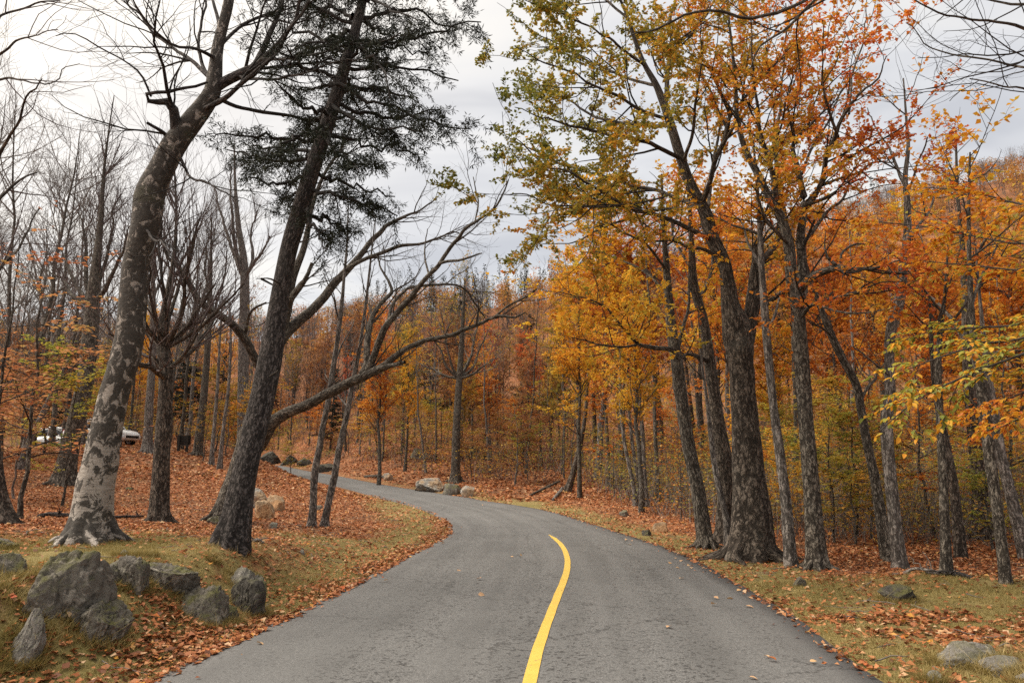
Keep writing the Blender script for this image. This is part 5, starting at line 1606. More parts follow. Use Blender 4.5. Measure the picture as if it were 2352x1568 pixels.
def rock(name, label, x0, x1, y0, y1, mat, seed, sub=4, depth=1.0, bury=0.3, rot=0.0, tilt=0.0, cuts=12, rough=0.12, group=None, push=0.0, cat='rock', kind=None):
    c = 0.5 * (x0 + x1)
    p = ground(c, y1)
    Y = p[1] + push
    w = (x1 - x0) * Y / F / 2
    h = (y1 - y0) * Y / F
    hh = h * (1 + bury) / 2
    dp = w * depth
    V, Fc = rock_geo(seed, sub, cuts, rough)
    V = V * np.array([w, dp, hh])
    ct, st = math.cos(tilt), math.sin(tilt)
    V = np.c_[V[:, 0] * ct + V[:, 2] * st, V[:, 1], -V[:, 0] * st + V[:, 2] * ct]
    x = (c - CX) / F * (Y + dp * 0.5) * 1.0
    zc = p[2] + h - hh
    o = link(name, mesh(name, V, Fc, ROCK[mat], None, sub < 4), None, (x, Y + dp * 0.6, zc))
    tag(o, label, cat, group)
    return o


rock('boulder', 'largest grey boulder in the mossy bank at lower left', 74, 284, 1288, 1494, 'grey', 103, 6, 1.0, 0.5, tilt=0.10, push=0.1)
rock('boulder', 'low grey rock jutting from the lower right of the largest boulder', 196, 322, 1392, 1496, 'grey', 58, 6, 0.9, 0.6, tilt=0.25, push=0.0)
rock('boulder', 'pale split slab against the left foot of the largest boulder', 76, 148, 1408, 1540, 'pale', 61, 6, 0.9, 0.5, tilt=0.22, push=-0.05)
rock('boulder', 'square grey rock at upper left of the largest boulder', 22, 110, 1290, 1372, 'grey', 3, 5, 1.2, 0.7, push=0.3)
rock('boulder', 'dark mossy rock just right of the largest boulder', 236, 338, 1306, 1392, 'grey', 4, 6, 1.0, 0.7, push=0.2)
rock('boulder', 'narrow grey rock in the middle of the bank rocks', 300, 374, 1288, 1394, 'grey', 5, 6, 1.1, 0.6, push=0.1)
rock('stone', 'small round pale stone on top of the bank rocks', 298, 326, 1280, 1310, 'pale', 6, 4, 1.0, 0.5, push=0.6)
rock('stone', 'small grey stone at the right top of the narrow middle rock', 350, 384, 1290, 1326, 'pale', 7, 4, 1.0, 0.5, push=0.5)
rock('boulder', 'long sloping grey rock at the right end of the bank', 344, 482, 1312, 1392, 'grey', 8, 6, 0.8, 0.7, tilt=0.15, push=0.1)
rock('boulder', 'rounded grey boulder nearest the asphalt on the left', 434, 546, 1358, 1444, 'grey', 9, 6, 0.9, 0.95)
rock('boulder', 'dark craggy boulder right of the rounded one beside the asphalt', 546, 640, 1332, 1420, 'dark', 10, 6, 1.0, 0.95)
rock('boulder', 'pale grey lump resting on the dark craggy boulder', 544, 610, 1312, 1384, 'pale', 11, 5, 1.0, 0.35, push=0.15)
rock('boulder', 'wedge of dark rock between the two boulders beside the asphalt', 512, 580, 1390, 1438, 'dark', 12, 5, 0.9, 0.95)
rock('flat_rock', 'flat grey slab left of the birch roots', -30, 70, 1230, 1262, 'grey', 13, 5, 0.8, 0.6)
rock('boulder', 'grey rock cut by the left picture edge', -25, 27, 1342, 1382, 'pale', 14, 5, 0.9, 0.5)
rock('boulder', 'black mossy rock in the bottom left corner', -30, 62, 1486, 1580, 'dark', 15, 5, 0.8, 0.3)
rock('boulder', 'grey boulder of the pale cluster behind the leaning spruce', 576, 636, 1121, 1168, 'mixed', 16, 5, 1.0, 0.3)
rock('boulder', 'tan front boulder of the pale cluster behind the leaning spruce', 600, 645, 1150, 1193, 'tan', 17, 5, 1.0, 0.25)
rock('boulder', 'orange-tan right boulder of the pale cluster behind the leaning spruce', 624, 667, 1137, 1173, 'tan', 18, 4, 1.0, 0.3)
rock('stone', 'small flat pale stone below the pale boulder cluster', 630, 652, 1200, 1214, 'pale', 19, 4, 1.0, 0.5)
rock('stone', 'pale stone between the two slim young trunks', 733, 752, 1160, 1172, 'pale', 20, 4, 1.0, 0.5)
rock('stone', 'dark pointed stone left of the leaning spruce', 494, 522, 1180, 1197, 'grey', 21, 4, 1.0, 0.5, push=-1.0)
rock('stone', 'grey stone at the foot of the bare grey tree', 384, 408, 1182, 1201, 'grey', 22, 4, 1.0, 0.5)
rock('boulder', 'large grey boulder on the far edge of the road', 955, 1024, 1098, 1130, 'mixed', 23, 5, 0.9, 0.3)
rock('boulder', 'grey boulder right of the large one on the far road edge', 1060, 1092, 1115, 1140, 'mixed', 24, 4, 0.9, 0.3)
rock('boulder', 'low brown rock between the two far road boulders', 1018, 1066, 1110, 1136, 'grey', 25, 4, 0.8, 0.4)
rock('stone', 'small grey block on the far verge left of the large boulder', 885, 908, 1086, 1103, 'mixed', 26, 4, 1.0, 0.3)
rock('ledge', 'dark rock above the far road just right of the spruce trunk', 600, 652, 1036, 1066, 'ledge', 27, 5, 0.9, 0.7)
rock('ledge', 'low dark rock in the middle of the far road ledge', 644, 694, 1044, 1066, 'ledge', 70, 5, 0.9, 0.8)
rock('ledge', 'small dark rock at the right end of the far road ledge', 688, 726, 1050, 1068, 'ledge', 71, 4, 0.9, 0.8)
rock('ledge', 'dark rock on the far verge between the young trunks', 732, 780, 1064, 1082, 'ledge', 28, 4, 0.9, 0.8)
rock('ledge', 'mossy dark rock face in the wood above the large far boulder', 1070, 1130, 1026, 1056, 'ledge', 29, 4, 0.7, 1.2, cat='rock')
rock('ledge', 'grey rock outcrop in the wood left of the dark upright tree', 940, 1010, 1028, 1054, 'grey', 30, 4, 0.7, 1.2, cat='rock')
rock('stone', 'small blue-grey stone on the grass below the forked maple', 1795, 1826, 1326, 1347, 'grey', 31, 4, 1.0, 0.4)
rock('boulder', 'dark mossy boulder half sunk in leaves on the right', 1990, 2064, 1348, 1384, 'dark', 32, 5, 0.8, 0.4)
rock('flat_rock', 'pale flat rock in the grass at lower right', 2086, 2236, 1490, 1532, 'pale', 33, 5, 0.7, 0.8)
rock('flat_rock', 'pale stepped rock right of the flat one at lower right', 2190, 2312, 1518, 1552, 'pale', 34, 5, 0.7, 0.8)
rock('flat_rock', 'pale rock in the bottom right corner', 2262, 2400, 1538, 1580, 'pale', 35, 5, 0.7, 0.8)
rock('stone', 'grey stone at the lower right asphalt edge', 2066, 2108, 1546, 1580, 'pale', 36, 4, 0.8, 0.5)
rock('stone', 'tan hump of stone on the leaf verge right of the bend', 1490, 1524, 1200, 1222, 'tan', 37, 4, 1.0, 0.5)
rock('stone', 'dark flat stone beside the tan hump right of the bend', 1466, 1490, 1217, 1230, 'dark', 38, 4, 1.0, 0.5)
rock('stone', 'grey flat stone at the foot of the slim roadside maple', 1618, 1654, 1263, 1280, 'grey', 39, 4, 1.0, 0.5)
rock('stone', 'pale flat stone left of the huge maple roots', 1654, 1686, 1268, 1284, 'pale', 40, 4, 1.0, 0.5)
rock('stone', 'grey stone by the three thin stems', 1416, 1440, 1172, 1186, 'grey', 41, 4, 1.0, 0.5)
rock('stone', 'half-buried brown stone in the leaves right of the birch', 300, 322, 1118, 1126, 'dark', 42, 4, 1.0, 0.6)
rock('stone', 'small grey stone in the grass right of the bank', 500, 524, 1294, 1308, 'grey', 43, 4, 1.0, 0.5)
rock('stone', 'little pale stone in the grass below the spruce', 700, 716, 1262, 1280, 'pale', 44, 3, 1.0, 0.4)


# ---------------------------------------------------------------- fallen wood
def log_(name, label, pts, bark, seed, stubs=()):
    g = np.random.default_rng(seed)
    C = []
    for px, py, w, lift in pts:
        p = ground(px, py)
        C.append([p[0], p[1], p[2] + lift + 0.3 * w * p[1] / F, 0.5 * w * p[1] / F])
    S = smooth_line(C, 22)
    o = S[0, :3]
    root = thing(name, label, 'log', o)
    V, Q, bk = tubes(S[None, :, :3], S[None, :, 3], 10)
    ctr = np.repeat(S[:, :3], 10, axis=0)
    V = ctr + (V - ctr) * (1 + (fbm(bk * 7, 3, seed) - 0.5) * 0.5)[:, None]
    caps = [np.arange(10)[::-1][None], (np.arange(10) + len(V) - 10)[None]]
    link('stem', mesh('stem', V - o, [Q] + caps, BARK[bark], {'bk': bk}, True), root)
    for k in range(3):
        i = int(g.integers(5, 18))
        d = nrm(np.array([g.normal(), g.normal() * .6, abs(g.normal()) * .6 + .1]))
        ln = g.uniform(0.15, 0.45)
        P = S[i, :3] + np.linspace(0, 1, 6)[:, None] * d * ln + g.normal(size=(6, 3)) * 0.012
        v, q, b = tubes(P[None], np.linspace(0.3 * S[i, 3] + .004, 0.004, 6)[None], 5)
        link('side_branch', mesh('side_branch', v - o, q, BARK[bark], {'bk': b}, True), root)


log_('fallen_branch', 'dark fallen branch on the leaves left of the birch foot', [(86, 1188, 9, 0), (115, 1186, 10, .03), (150, 1187, 9, .02), (172, 1186, 6, 0)], 'dark', 1)
log_('fallen_branch', 'dark fallen twigs on the leaves right of the birch foot', [(258, 1190, 6, 0), (285, 1189, 6, .02), (310, 1190, 5, .03), (330, 1187, 3, .02)], 'dark', 2)
log_('white_stick', 'short bleached stick in the leaves right of the spruce foot', [(580, 1246, 7, .01), (592, 1245, 8, .02), (606, 1250, 6, .01)], 'pale', 3)
log_('fallen_branch', 'forked fallen branch in the leaves behind the dark mossy boulder', [(2072, 1320, 7, 0), (2100, 1318, 7, .06), (2130, 1324, 6, .08), (2160, 1322, 4, .05)], 'pale', 4)
log_('fallen_branch', 'blackish rotten log at the foot of the thin mottled trunk', [(2130, 1318, 10, 0), (2165, 1322, 12, .02), (2205, 1326, 12, .02), (2234, 1330, 9, 0)], 'dark', 5)
log_('fallen_branch', 'long thin log lying on the far verge right of the road boulders', [(1215, 1140, 5, 0), (1250, 1128, 6, .1), (1285, 1118, 5, .25)], 'grey', 6)
log_('fallen_branch', 'short pale log on the verge below the leaning stem', [(1270, 1150, 7, 0), (1282, 1138, 7, .05), (1292, 1128, 6, .12)], 'pale', 7)
log_('fallen_branch', 'grey log lying along the slope left of the small grey block', [(838, 1096, 6, 0), (865, 1097, 7, .05), (884, 1098, 5, .02)], 'grey', 8)


# ---------------------------------------------------------------- branches reaching in from trees outside the picture
def overhang():
    hero('overhanging_tree', 'bare dark boughs hanging into the top right corner', 9.0,
         [(2700, 1420, 60), (2690, 1100, 54), (2670, 800, 50), (2640, 500, 44), (2600, 200, 36), (2540, -100, 26), (2450, -350, 14), (2380, -500, 6)],
         [[(2600, 200, 18), (2480, 120, 12, -.3), (2352, 72, 8, -.6), (2250, 42, 6, -.8), (2130, 12, 4, -1), (2020, -20, 2, -1.2)],
          [(2610, 240, 16), (2500, 190, 10, .3), (2400, 165, 7, .5), (2300, 148, 5, .8), (2200, 118, 4, 1), (2080, 60, 2, 1.2)],
          [(2540, -100, 18), (2350, -110, 14, -.4), (2150, -90, 12, -.7), (1960, -40, 11, -.9), (1870, -6, 10, -1), (1840, 14, 9, -1), (1740, 32, 8, -1.1), (1600, 45, 6, -1.2), (1500, 82, 5, -1.3), (1440, 86, 2, -1.4)],
          [(1885, -10, 8, -1), (1850, 20, 8, -.9), (1800, 70, 7, -.8), (1745, 107, 5, -.7), (1722, 160, 3, -.6)],
          [(2570, 50, 14), (2420, 20, 9, .6), (2300, 10, 6, 1), (2180, -20, 3, 1.4)],
          [(2620, 320, 12), (2480, 270, 7, -.8), (2352, 215, 5, -1.2), (2230, 190, 3, -1.6)]],
         bark='grey', twig='black', levels=[dict(LV_BARE[0], d=1.5), dict(LV_BARE[1], d=2.6), LV_BARE[2]], seed=61, base=(at(2700, 1420, 9.0)[0], 9.0, gz(at(2700, 1420, 9.0)[0], 9.0)))


overhang()


def leaf_shape():
    """a pointed oval leaf with a midrib fold, length 1 along x"""
    t = np.array([0.0, 0.18, 0.42, 0.68, 0.88, 1.0])
    w = np.array([0.0, 0.19, 0.27, 0.21, 0.09, 0.0])
    zc = np.array([0.0, 0.02, 0.0, -0.03, -0.08, -0.13])
    V = [(t[i], 0, zc[i]) for i in range(6)] + [(t[i], w[i], zc[i] + 0.35 * w[i]) for i in range(1, 5)] + [(t[i], -w[i], zc[i] + 0.3 * w[i]) for i in range(1, 5)]
    Fq = []
    for side in (6, 10):
        a = [0, side, 1]
        Fq.append(a if side == 10 else a[::-1])
        for i in range(1, 4):
            a = [i, side + i - 1, side + i, i + 1]
            Fq.append(a if side == 10 else a[::-1])
        a = [4, side + 3, 5]
        Fq.append(a if side == 10 else a[::-1])
    return np.array(V, float), Fq


LV_, LF_ = leaf_shape()
LQ = [np.array([f for f in LF_ if len(f) == 4]), np.array([f for f in LF_ if len(f) == 3])]
LEAFMESH = [mesh('leaf_blade', LV_, LQ, LEAF[k], {'tint': np.full(len(LV_), t)}, True) for k, t in (('green', 0.45), ('green', 0.62), ('green', 0.8), ('gold', 0.6), ('gold', 0.4), ('orange', 0.5), ('red', 0.5))]


def near_beech():
    g = np.random.default_rng(62)
    Y = 7.4
    bx = 6.1
    o = np.array([bx, Y, gz(bx, Y)])
    root = thing('beech_sapling', 'near yellow-green beech boughs reaching in from the right edge', 'tree', o)
    T = np.array([[bx, Y, o[2]], [bx - .05, Y, 1.2], [bx, Y + .05, 2.4], [bx - .1, Y, 3.6], [bx - .15, Y, 4.8]])
    S = smooth_line(T, 16)
    V, Q, bk = trunk_mesh(S, np.linspace(0.06, 0.012, 16), g, 0.2, 0.2, 5, 0.04, 12)
    link('trunk', mesh('trunk', V - o, Q, BARK['pale'], {'bk': bk}, True), root)
    limbs = [([(2520, 745, 9), (2352, 812, 7, -.1), (2250, 850, 5, -.2), (2170, 885, 4, -.3), (2090, 930, 3, -.4), (2020, 990, 2, -.5)], 0),
             ([(2500, 680, 8), (2352, 742, 6, .3), (2250, 752, 5, .6), (2150, 760, 4, .9), (2060, 790, 2, 1.2)], 0),
             ([(2520, 720, 8), (2352, 776, 6, -.5), (2260, 790, 5, -.7), (2160, 820, 4, -.9), (2080, 850, 2, -1)], 0),
             ([(2540, 840, 7), (2400, 880, 5, .2), (2330, 910, 4, .3), (2270, 935, 2, .4)], 3),
             ([(2540, 880, 7), (2420, 930, 5, -.3), (2340, 962, 4, -.5), (2290, 985, 2, -.6)], 4),
             ([(2480, 540, 7), (2352, 560, 5, .5), (2250, 545, 4, .9), (2120, 520, 3, 1.3), (2020, 510, 2, 1.6)], 4),
             ([(2480, 470, 7), (2352, 470, 5, 1), (2230, 440, 4, 1.5), (2120, 430, 2, 2)], 5),
             ([(2490, 600, 7), (2352, 620, 5, .8), (2240, 610, 4, 1.4), (2120, 600, 2, 2)], 4)]
    near, rest_p, rest_d, rest_t = [], [], [], []
    tw = []
    for ctrl, base in limbs:
        lp, lr = px_limb(ctrl, Y, 14)
        v, q, b = tubes(lp[None], lr[None], 6)
        link('limb', mesh('limb', v - o, q, TWIG['dark'], {'bk': b}, True), root)
        cp, cr = grow(lp[None], lr[None], 9.0, (0.2, 1.0), (0.5, 1.0), (0.25, 0.75), 0.6, 0.0015, -0.03, 0.08, 6, g, 0.9, 0.0015)
        dp, dr = grow(cp, cr, 6.0, (0.2, 1.0), (0.5, 1.0), (0.12, 0.3), 0.6, 0.0012, -0.03, 0.08, 4, g, 0.9, 0.0012)
        tw += [tubes(cp, cr, 3), tubes(dp, dr, 3)]
        for pp, per in ((cp, 30), (dp, 34)):
            B, m, _ = pp.shape
            L = np.linalg.norm(np.diff(pp, axis=1), axis=2).sum(1)
            k = g.poisson(per * L)
            idx = np.repeat(np.arange(B), k)
            t = g.uniform(0.1, 1.0, len(idx)) * (m - 1)
            i0 = np.clip(t.astype(int), 0, m - 2); f = (t - i0)[:, None]
            p = pp[idx, i0] * (1 - f) + pp[idx, i0 + 1] * f
            d = nrm(pp[idx, i0 + 1] - pp[idx, i0])
            for a, b_ in zip(p, d):
                near.append((a, b_, base))
    v, q, b = join(tw)
    link('twigs', mesh('twigs', v - o, q, TWIG['dark'], {'bk': b}, True), root, kind='stuff')
    vis = [i for i, (p, d, b_) in enumerate(near) if abs(p[0] / p[1]) < 0.70]
    order = sorted(vis, key=lambda i: near[i][0][1])
    g.shuffle(order)
    single = set(order[:290])
    RV, RT = {}, None
    for i, (p, d, base) in enumerate(near):
        lat = nrm(np.cross(d, [0, 0, 1.0])) * (1 if g.random() < 0.5 else -1)
        x = nrm(d * 0.7 + lat * 0.8 + np.array([0, 0, -0.22]) + g.normal(size=3) * 0.22)
        up = nrm(np.array([0, 0, 1.0]) + g.normal(size=3) * 0.30)
        y = nrm(np.cross(up, x)); z = np.cross(x, y)
        s = g.uniform(0.050, 0.086)
        if base == 0:
            mi = int(g.choice([0, 1, 2, 3, 3, 4], p=[.24, .24, .16, .16, .1, .1]))
        elif base == 3:
            mi = int(g.choice([3, 4, 5]))
        else:
            mi = int(g.choice([3, 4, 5, 6, 0], p=[.3, .3, .2, .08, .12]))
        M = np.stack([x * s, y * s, z * s], 1)
        if i in single:
            ob = link('leaf', LEAFMESH[mi], root)
            from mathutils import Matrix
            m4 = Matrix([[*M[0], p[0] - o[0]], [*M[1], p[1] - o[1]], [*M[2], p[2] - o[2]], [0, 0, 0, 1]])
            ob.matrix_local = m4
        else:
            RV.setdefault(('green', 'green', 'green', 'gold', 'gold', 'orange', 'red')[mi], []).append((LV_ @ M.T + p - o, (0.45, 0.62, 0.8, 0.6, 0.4, 0.5, 0.5)[mi]))
    nv = len(LV_)
    for key, lst in RV.items():
        V = np.concatenate([a for a, _ in lst])
        off = (np.arange(len(lst)) * nv)[:, None, None]
        Qs = [(q_[None] + off).reshape(-1, q_.shape[1]) for q_ in LQ]
        link('other_leaves', mesh('other_leaves', V, Qs, LEAF[key], {'tint': np.repeat([t for _, t in lst], nv) + np.repeat(g.normal(size=len(lst)) * .06, nv)}, True), root, kind='stuff')


near_beech()


# ---------------------------------------------------------------- parked cars and notice board beyond the leaf bank
CAR = {'white': plain_mat('white_car_paint', (0.78, 0.79, 0.80), 0.18, 0.6), 'silver': plain_mat('silver_car_paint', (0.50, 0.51, 0.52), 0.22, 0.6, 0.4),
       'glass': plain_mat('dark_car_glass', (0.015, 0.017, 0.02), 0.06, 0.7), 'black': plain_mat('black_plastic', (0.015, 0.015, 0.015), 0.6, 0.3),
       'tyre': plain_mat('tyre_rubber', (0.02, 0.02, 0.02), 0.85, 0.2), 'rim': plain_mat('alloy_rim', (0.45, 0.45, 0.46), 0.3, 0.5, 0.8),
       'lamp': plain_mat('headlight_glass', (0.65, 0.67, 0.70), 0.1, 0.8), 'red': plain_mat('tail_light', (0.35, 0.02, 0.02), 0.2, 0.6)}


def bm_mesh(name, bm, mat, smooth=False):
    me = bpy.data.meshes.new(name)
    bm.to_mesh(me); bm.free()
    me.materials.append(mat)
    if smooth:
        for p in me.polygons:
            p.use_smooth = True
    return me


def loft(sections):
    """sections: list of (x, [(y, z)...]) closed rings"""
    bm = bmesh.new()
    rings = [[bm.verts.new((x, y, z)) for y, z in ring] for x, ring in sections]
    n = len(rings[0])
    for a, b in zip(rings[:-1], rings[1:]):
        for i in range(n):
            bm.faces.new((a[i], a[(i + 1) % n], b[(i + 1) % n], b[i]))
    bm.faces.new(rings[0][::-1]); bm.faces.new(rings[-1])
    bmesh.ops.recalc_face_normals(bm, faces=bm.faces[:])
    return bm


def car(label, px, Y, yaw, paint, up=0.0):
    x = (px - CX) / F * Y
    root = thing('parked_car', label, 'car', (x, Y, gz(x, Y) + up))
    root.rotation_euler = (0, 0, yaw)

    def ring(w, zb, zt, r=0.10):
        return [(-w + r, zb), (-w, zb + r), (-w, zt - r * 1.6), (-w + r * 1.4, zt), (w - r * 1.4, zt), (w, zt - r * 1.6), (w, zb + r), (w - r, zb)]
    body = [(-2.25, ring(.74, .42, .86)), (-2.12, ring(.84, .30, 1.0)), (-1.4, ring(.90, .24, 1.03)), (-.4, ring(.91, .22, 1.02)), (.75, ring(.91, .22, 1.0)), (1.5, ring(.89, .24, .95)), (2.0, ring(.84, .28, .83)), (2.28, ring(.70, .36, .68))]
    link('body', bm_mesh('body', loft(body), CAR[paint], True), root)
    cab = [(-2.02, ring(.72, .96, 1.02, .03)), (-1.62, ring(.70, .96, 1.48, .06)), (-.6, ring(.70, .96, 1.60, .07)), (.2, ring(.69, .96, 1.56, .07)), (.62, ring(.69, .96, 1.36, .06)), (1.12, ring(.72, .94, .99, .03))]
    link('cabin_glass', bm_mesh('cabin_glass', loft(cab), CAR['glass'], True), root)
    roof = [(-1.64, ring(.66, 1.47, 1.515, .02)), (-.6, ring(.66, 1.585, 1.64, .02)), (.2, ring(.64, 1.55, 1.60, .02)), (.42, ring(.62, 1.46, 1.50, .02))]
    link('roof', bm_mesh('roof', loft(roof), CAR[paint], True), root)
    for s in (-1, 1):
        for xs in ((-1.62, -1.72), (-.45, -.45), (.62, 1.08)):
            bm = loft([(0.0, [(s * .715 - .03, .98), (s * .715 + .03, .98), (s * .715 + .03, 1.02), (s * .715 - .03, 1.02)]), (0.001, [(s * .715 - .03, .98), (s * .715 + .03, .98), (s * .715 + .03, 1.02), (s * .715 - .03, 1.02)])])
            bm.free()
            P = np.array([[xs[1], s * .725, .98], [(xs[0] + xs[1]) / 2, s * .715, 1.28], [xs[0], s * .68, 1.5]])
            v, q, b = tubes(P[None], np.full((1, 3), .035), 6)
            link('pillar', mesh('pillar', v, q, CAR[paint], None, True), root)
        bm = bmesh.new(); bmesh.ops.create_cube(bm, size=1); bmesh.ops.scale(bm, vec=(.12, .16, .12), verts=bm.verts); bmesh.ops.translate(bm, vec=(.75, s * .98, 1.03), verts=bm.verts)
        bmesh.ops.bevel(bm, geom=bm.edges[:], offset=.03, segments=2)
        link('wing_mirror', bm_mesh('wing_mirror', bm, CAR[paint], True), root)
        bm = bmesh.new(); bmesh.ops.create_uvsphere(bm, u_segments=12, v_segments=8, radius=1); bmesh.ops.scale(bm, vec=(.16, .20, .075), verts=bm.verts); bmesh.ops.translate(bm, vec=(2.06, s * .60, .68), verts=bm.verts)
        link('headlight', bm_mesh('headlight', bm, CAR['lamp'], True), root)
        bm = bmesh.new(); bmesh.ops.create_cube(bm, size=1); bmesh.ops.scale(bm, vec=(.08, .22, .22), verts=bm.verts); bmesh.ops.translate(bm, vec=(-2.17, s * .66, .86), verts=bm.verts)
        bmesh.ops.bevel(bm, geom=bm.edges[:], offset=.02, segments=1)
        link('tail_light', bm_mesh('tail_light', bm, CAR['red']), root)
        for wx in (-1.38, 1.42):
            bm = bmesh.new(); bmesh.ops.create_cone(bm, cap_ends=True, segments=24, radius1=.34, radius2=.34, depth=.24)
            bmesh.ops.rotate(bm, cent=(0, 0, 0), matrix=__import__('mathutils').Matrix.Rotation(math.pi / 2, 3, 'X'), verts=bm.verts)
            bmesh.ops.bevel(bm, geom=[e for e in bm.edges if e.calc_face_angle(0) > 1], offset=.04, segments=2)
            w = link('wheel', bm_mesh('wheel', bm, CAR['tyre'], True), root, (wx, s * .82, .34))
            bm = bmesh.new(); bmesh.ops.create_cone(bm, cap_ends=True, segments=10, radius1=.22, radius2=.18, depth=.26)
            bmesh.ops.rotate(bm, cent=(0, 0, 0), matrix=__import__('mathutils').Matrix.Rotation(math.pi / 2 * -s, 3, 'X'), verts=bm.verts)
            link('rim', bm_mesh('rim', bm, CAR['rim']), w)
    bm = bmesh.new(); bmesh.ops.create_cube(bm, size=1); bmesh.ops.scale(bm, vec=(.10, 1.1, .16), verts=bm.verts); bmesh.ops.translate(bm, vec=(2.24, 0, .50), verts=bm.verts)
    link('grille', bm_mesh('grille', bm, CAR['black']), root)
    return root


car('white car parked on top of the leaf bank, nose showing right of the birch', 240, 46.5, R_(-14), 'white')
car('silver car parked behind the birch, seen left of its trunk', 150, 51.0, R_(-14), 'silver')


def notice_board():
    Y = ground(428, 1040)[1] + 0.5
    x = (427 - CX) / F * Y
    z = gz(x, Y)
    root = thing('notice_board', 'dark brown notice board on two posts at the top of the leaf bank', 'sign', (x, Y, z))
    m = plain_mat('dark_stained_wood', (0.030, 0.026, 0.022), 0.8, 0.2)
    u = Y / F
    top = at(427, 1000, Y)[2] - z
    bot = at(427, 1021, Y)[2] - z
    for s in (-1, 1):
        bm = bmesh.new(); bmesh.ops.create_cube(bm, size=1)
        bmesh.ops.scale(bm, vec=(5 * u, 5 * u, top + 0.5), verts=bm.verts); bmesh.ops.translate(bm, vec=(s * 9.5 * u, 0, (top + .06 - .5) / 2), verts=bm.verts)
        bmesh.ops.bevel(bm, geom=bm.edges[:], offset=.012, segments=1)
        link('post', bm_mesh('post', bm, m), root)
    nb = 4
    for k in range(nb):
        h = (top - bot) / nb
        bm = bmesh.new(); bmesh.ops.create_cube(bm, size=1)
        bmesh.ops.scale(bm, vec=(31 * u, .045, h * 0.94), verts=bm.verts); bmesh.ops.translate(bm, vec=(0, 2.5 * u + .024, bot + h * (k + .5)), verts=bm.verts)
        bmesh.ops.bevel(bm, geom=bm.edges[:], offset=.008, segments=1)
        link('board', bm_mesh('board', bm, m), root)


notice_board()


# ---------------------------------------------------------------- leaf litter, grass and leaves on the asphalt
LITTER = leaf_mat('fallen_leaves', [(0.0, (0.09, 0.038, 0.020)), (0.25, (0.24, 0.080, 0.032)), (0.5, (0.40, 0.145, 0.055)), (0.7, (0.48, 0.220, 0.095)), (0.85, (0.56, 0.38, 0.23)), (0.95, (0.55, 0.27, 0.05)), (1.0, (0.46, 0.10, 0.04))], 0.15, 0.0)
GRASS = leaf_mat('dry_grass', [(0.0, (0.105, 0.088, 0.024)), (0.3, (0.21, 0.165, 0.050)), (0.6, (0.36, 0.27, 0.10)), (1.0, (0.52, 0.40, 0.20))], 0.3, 0.0)


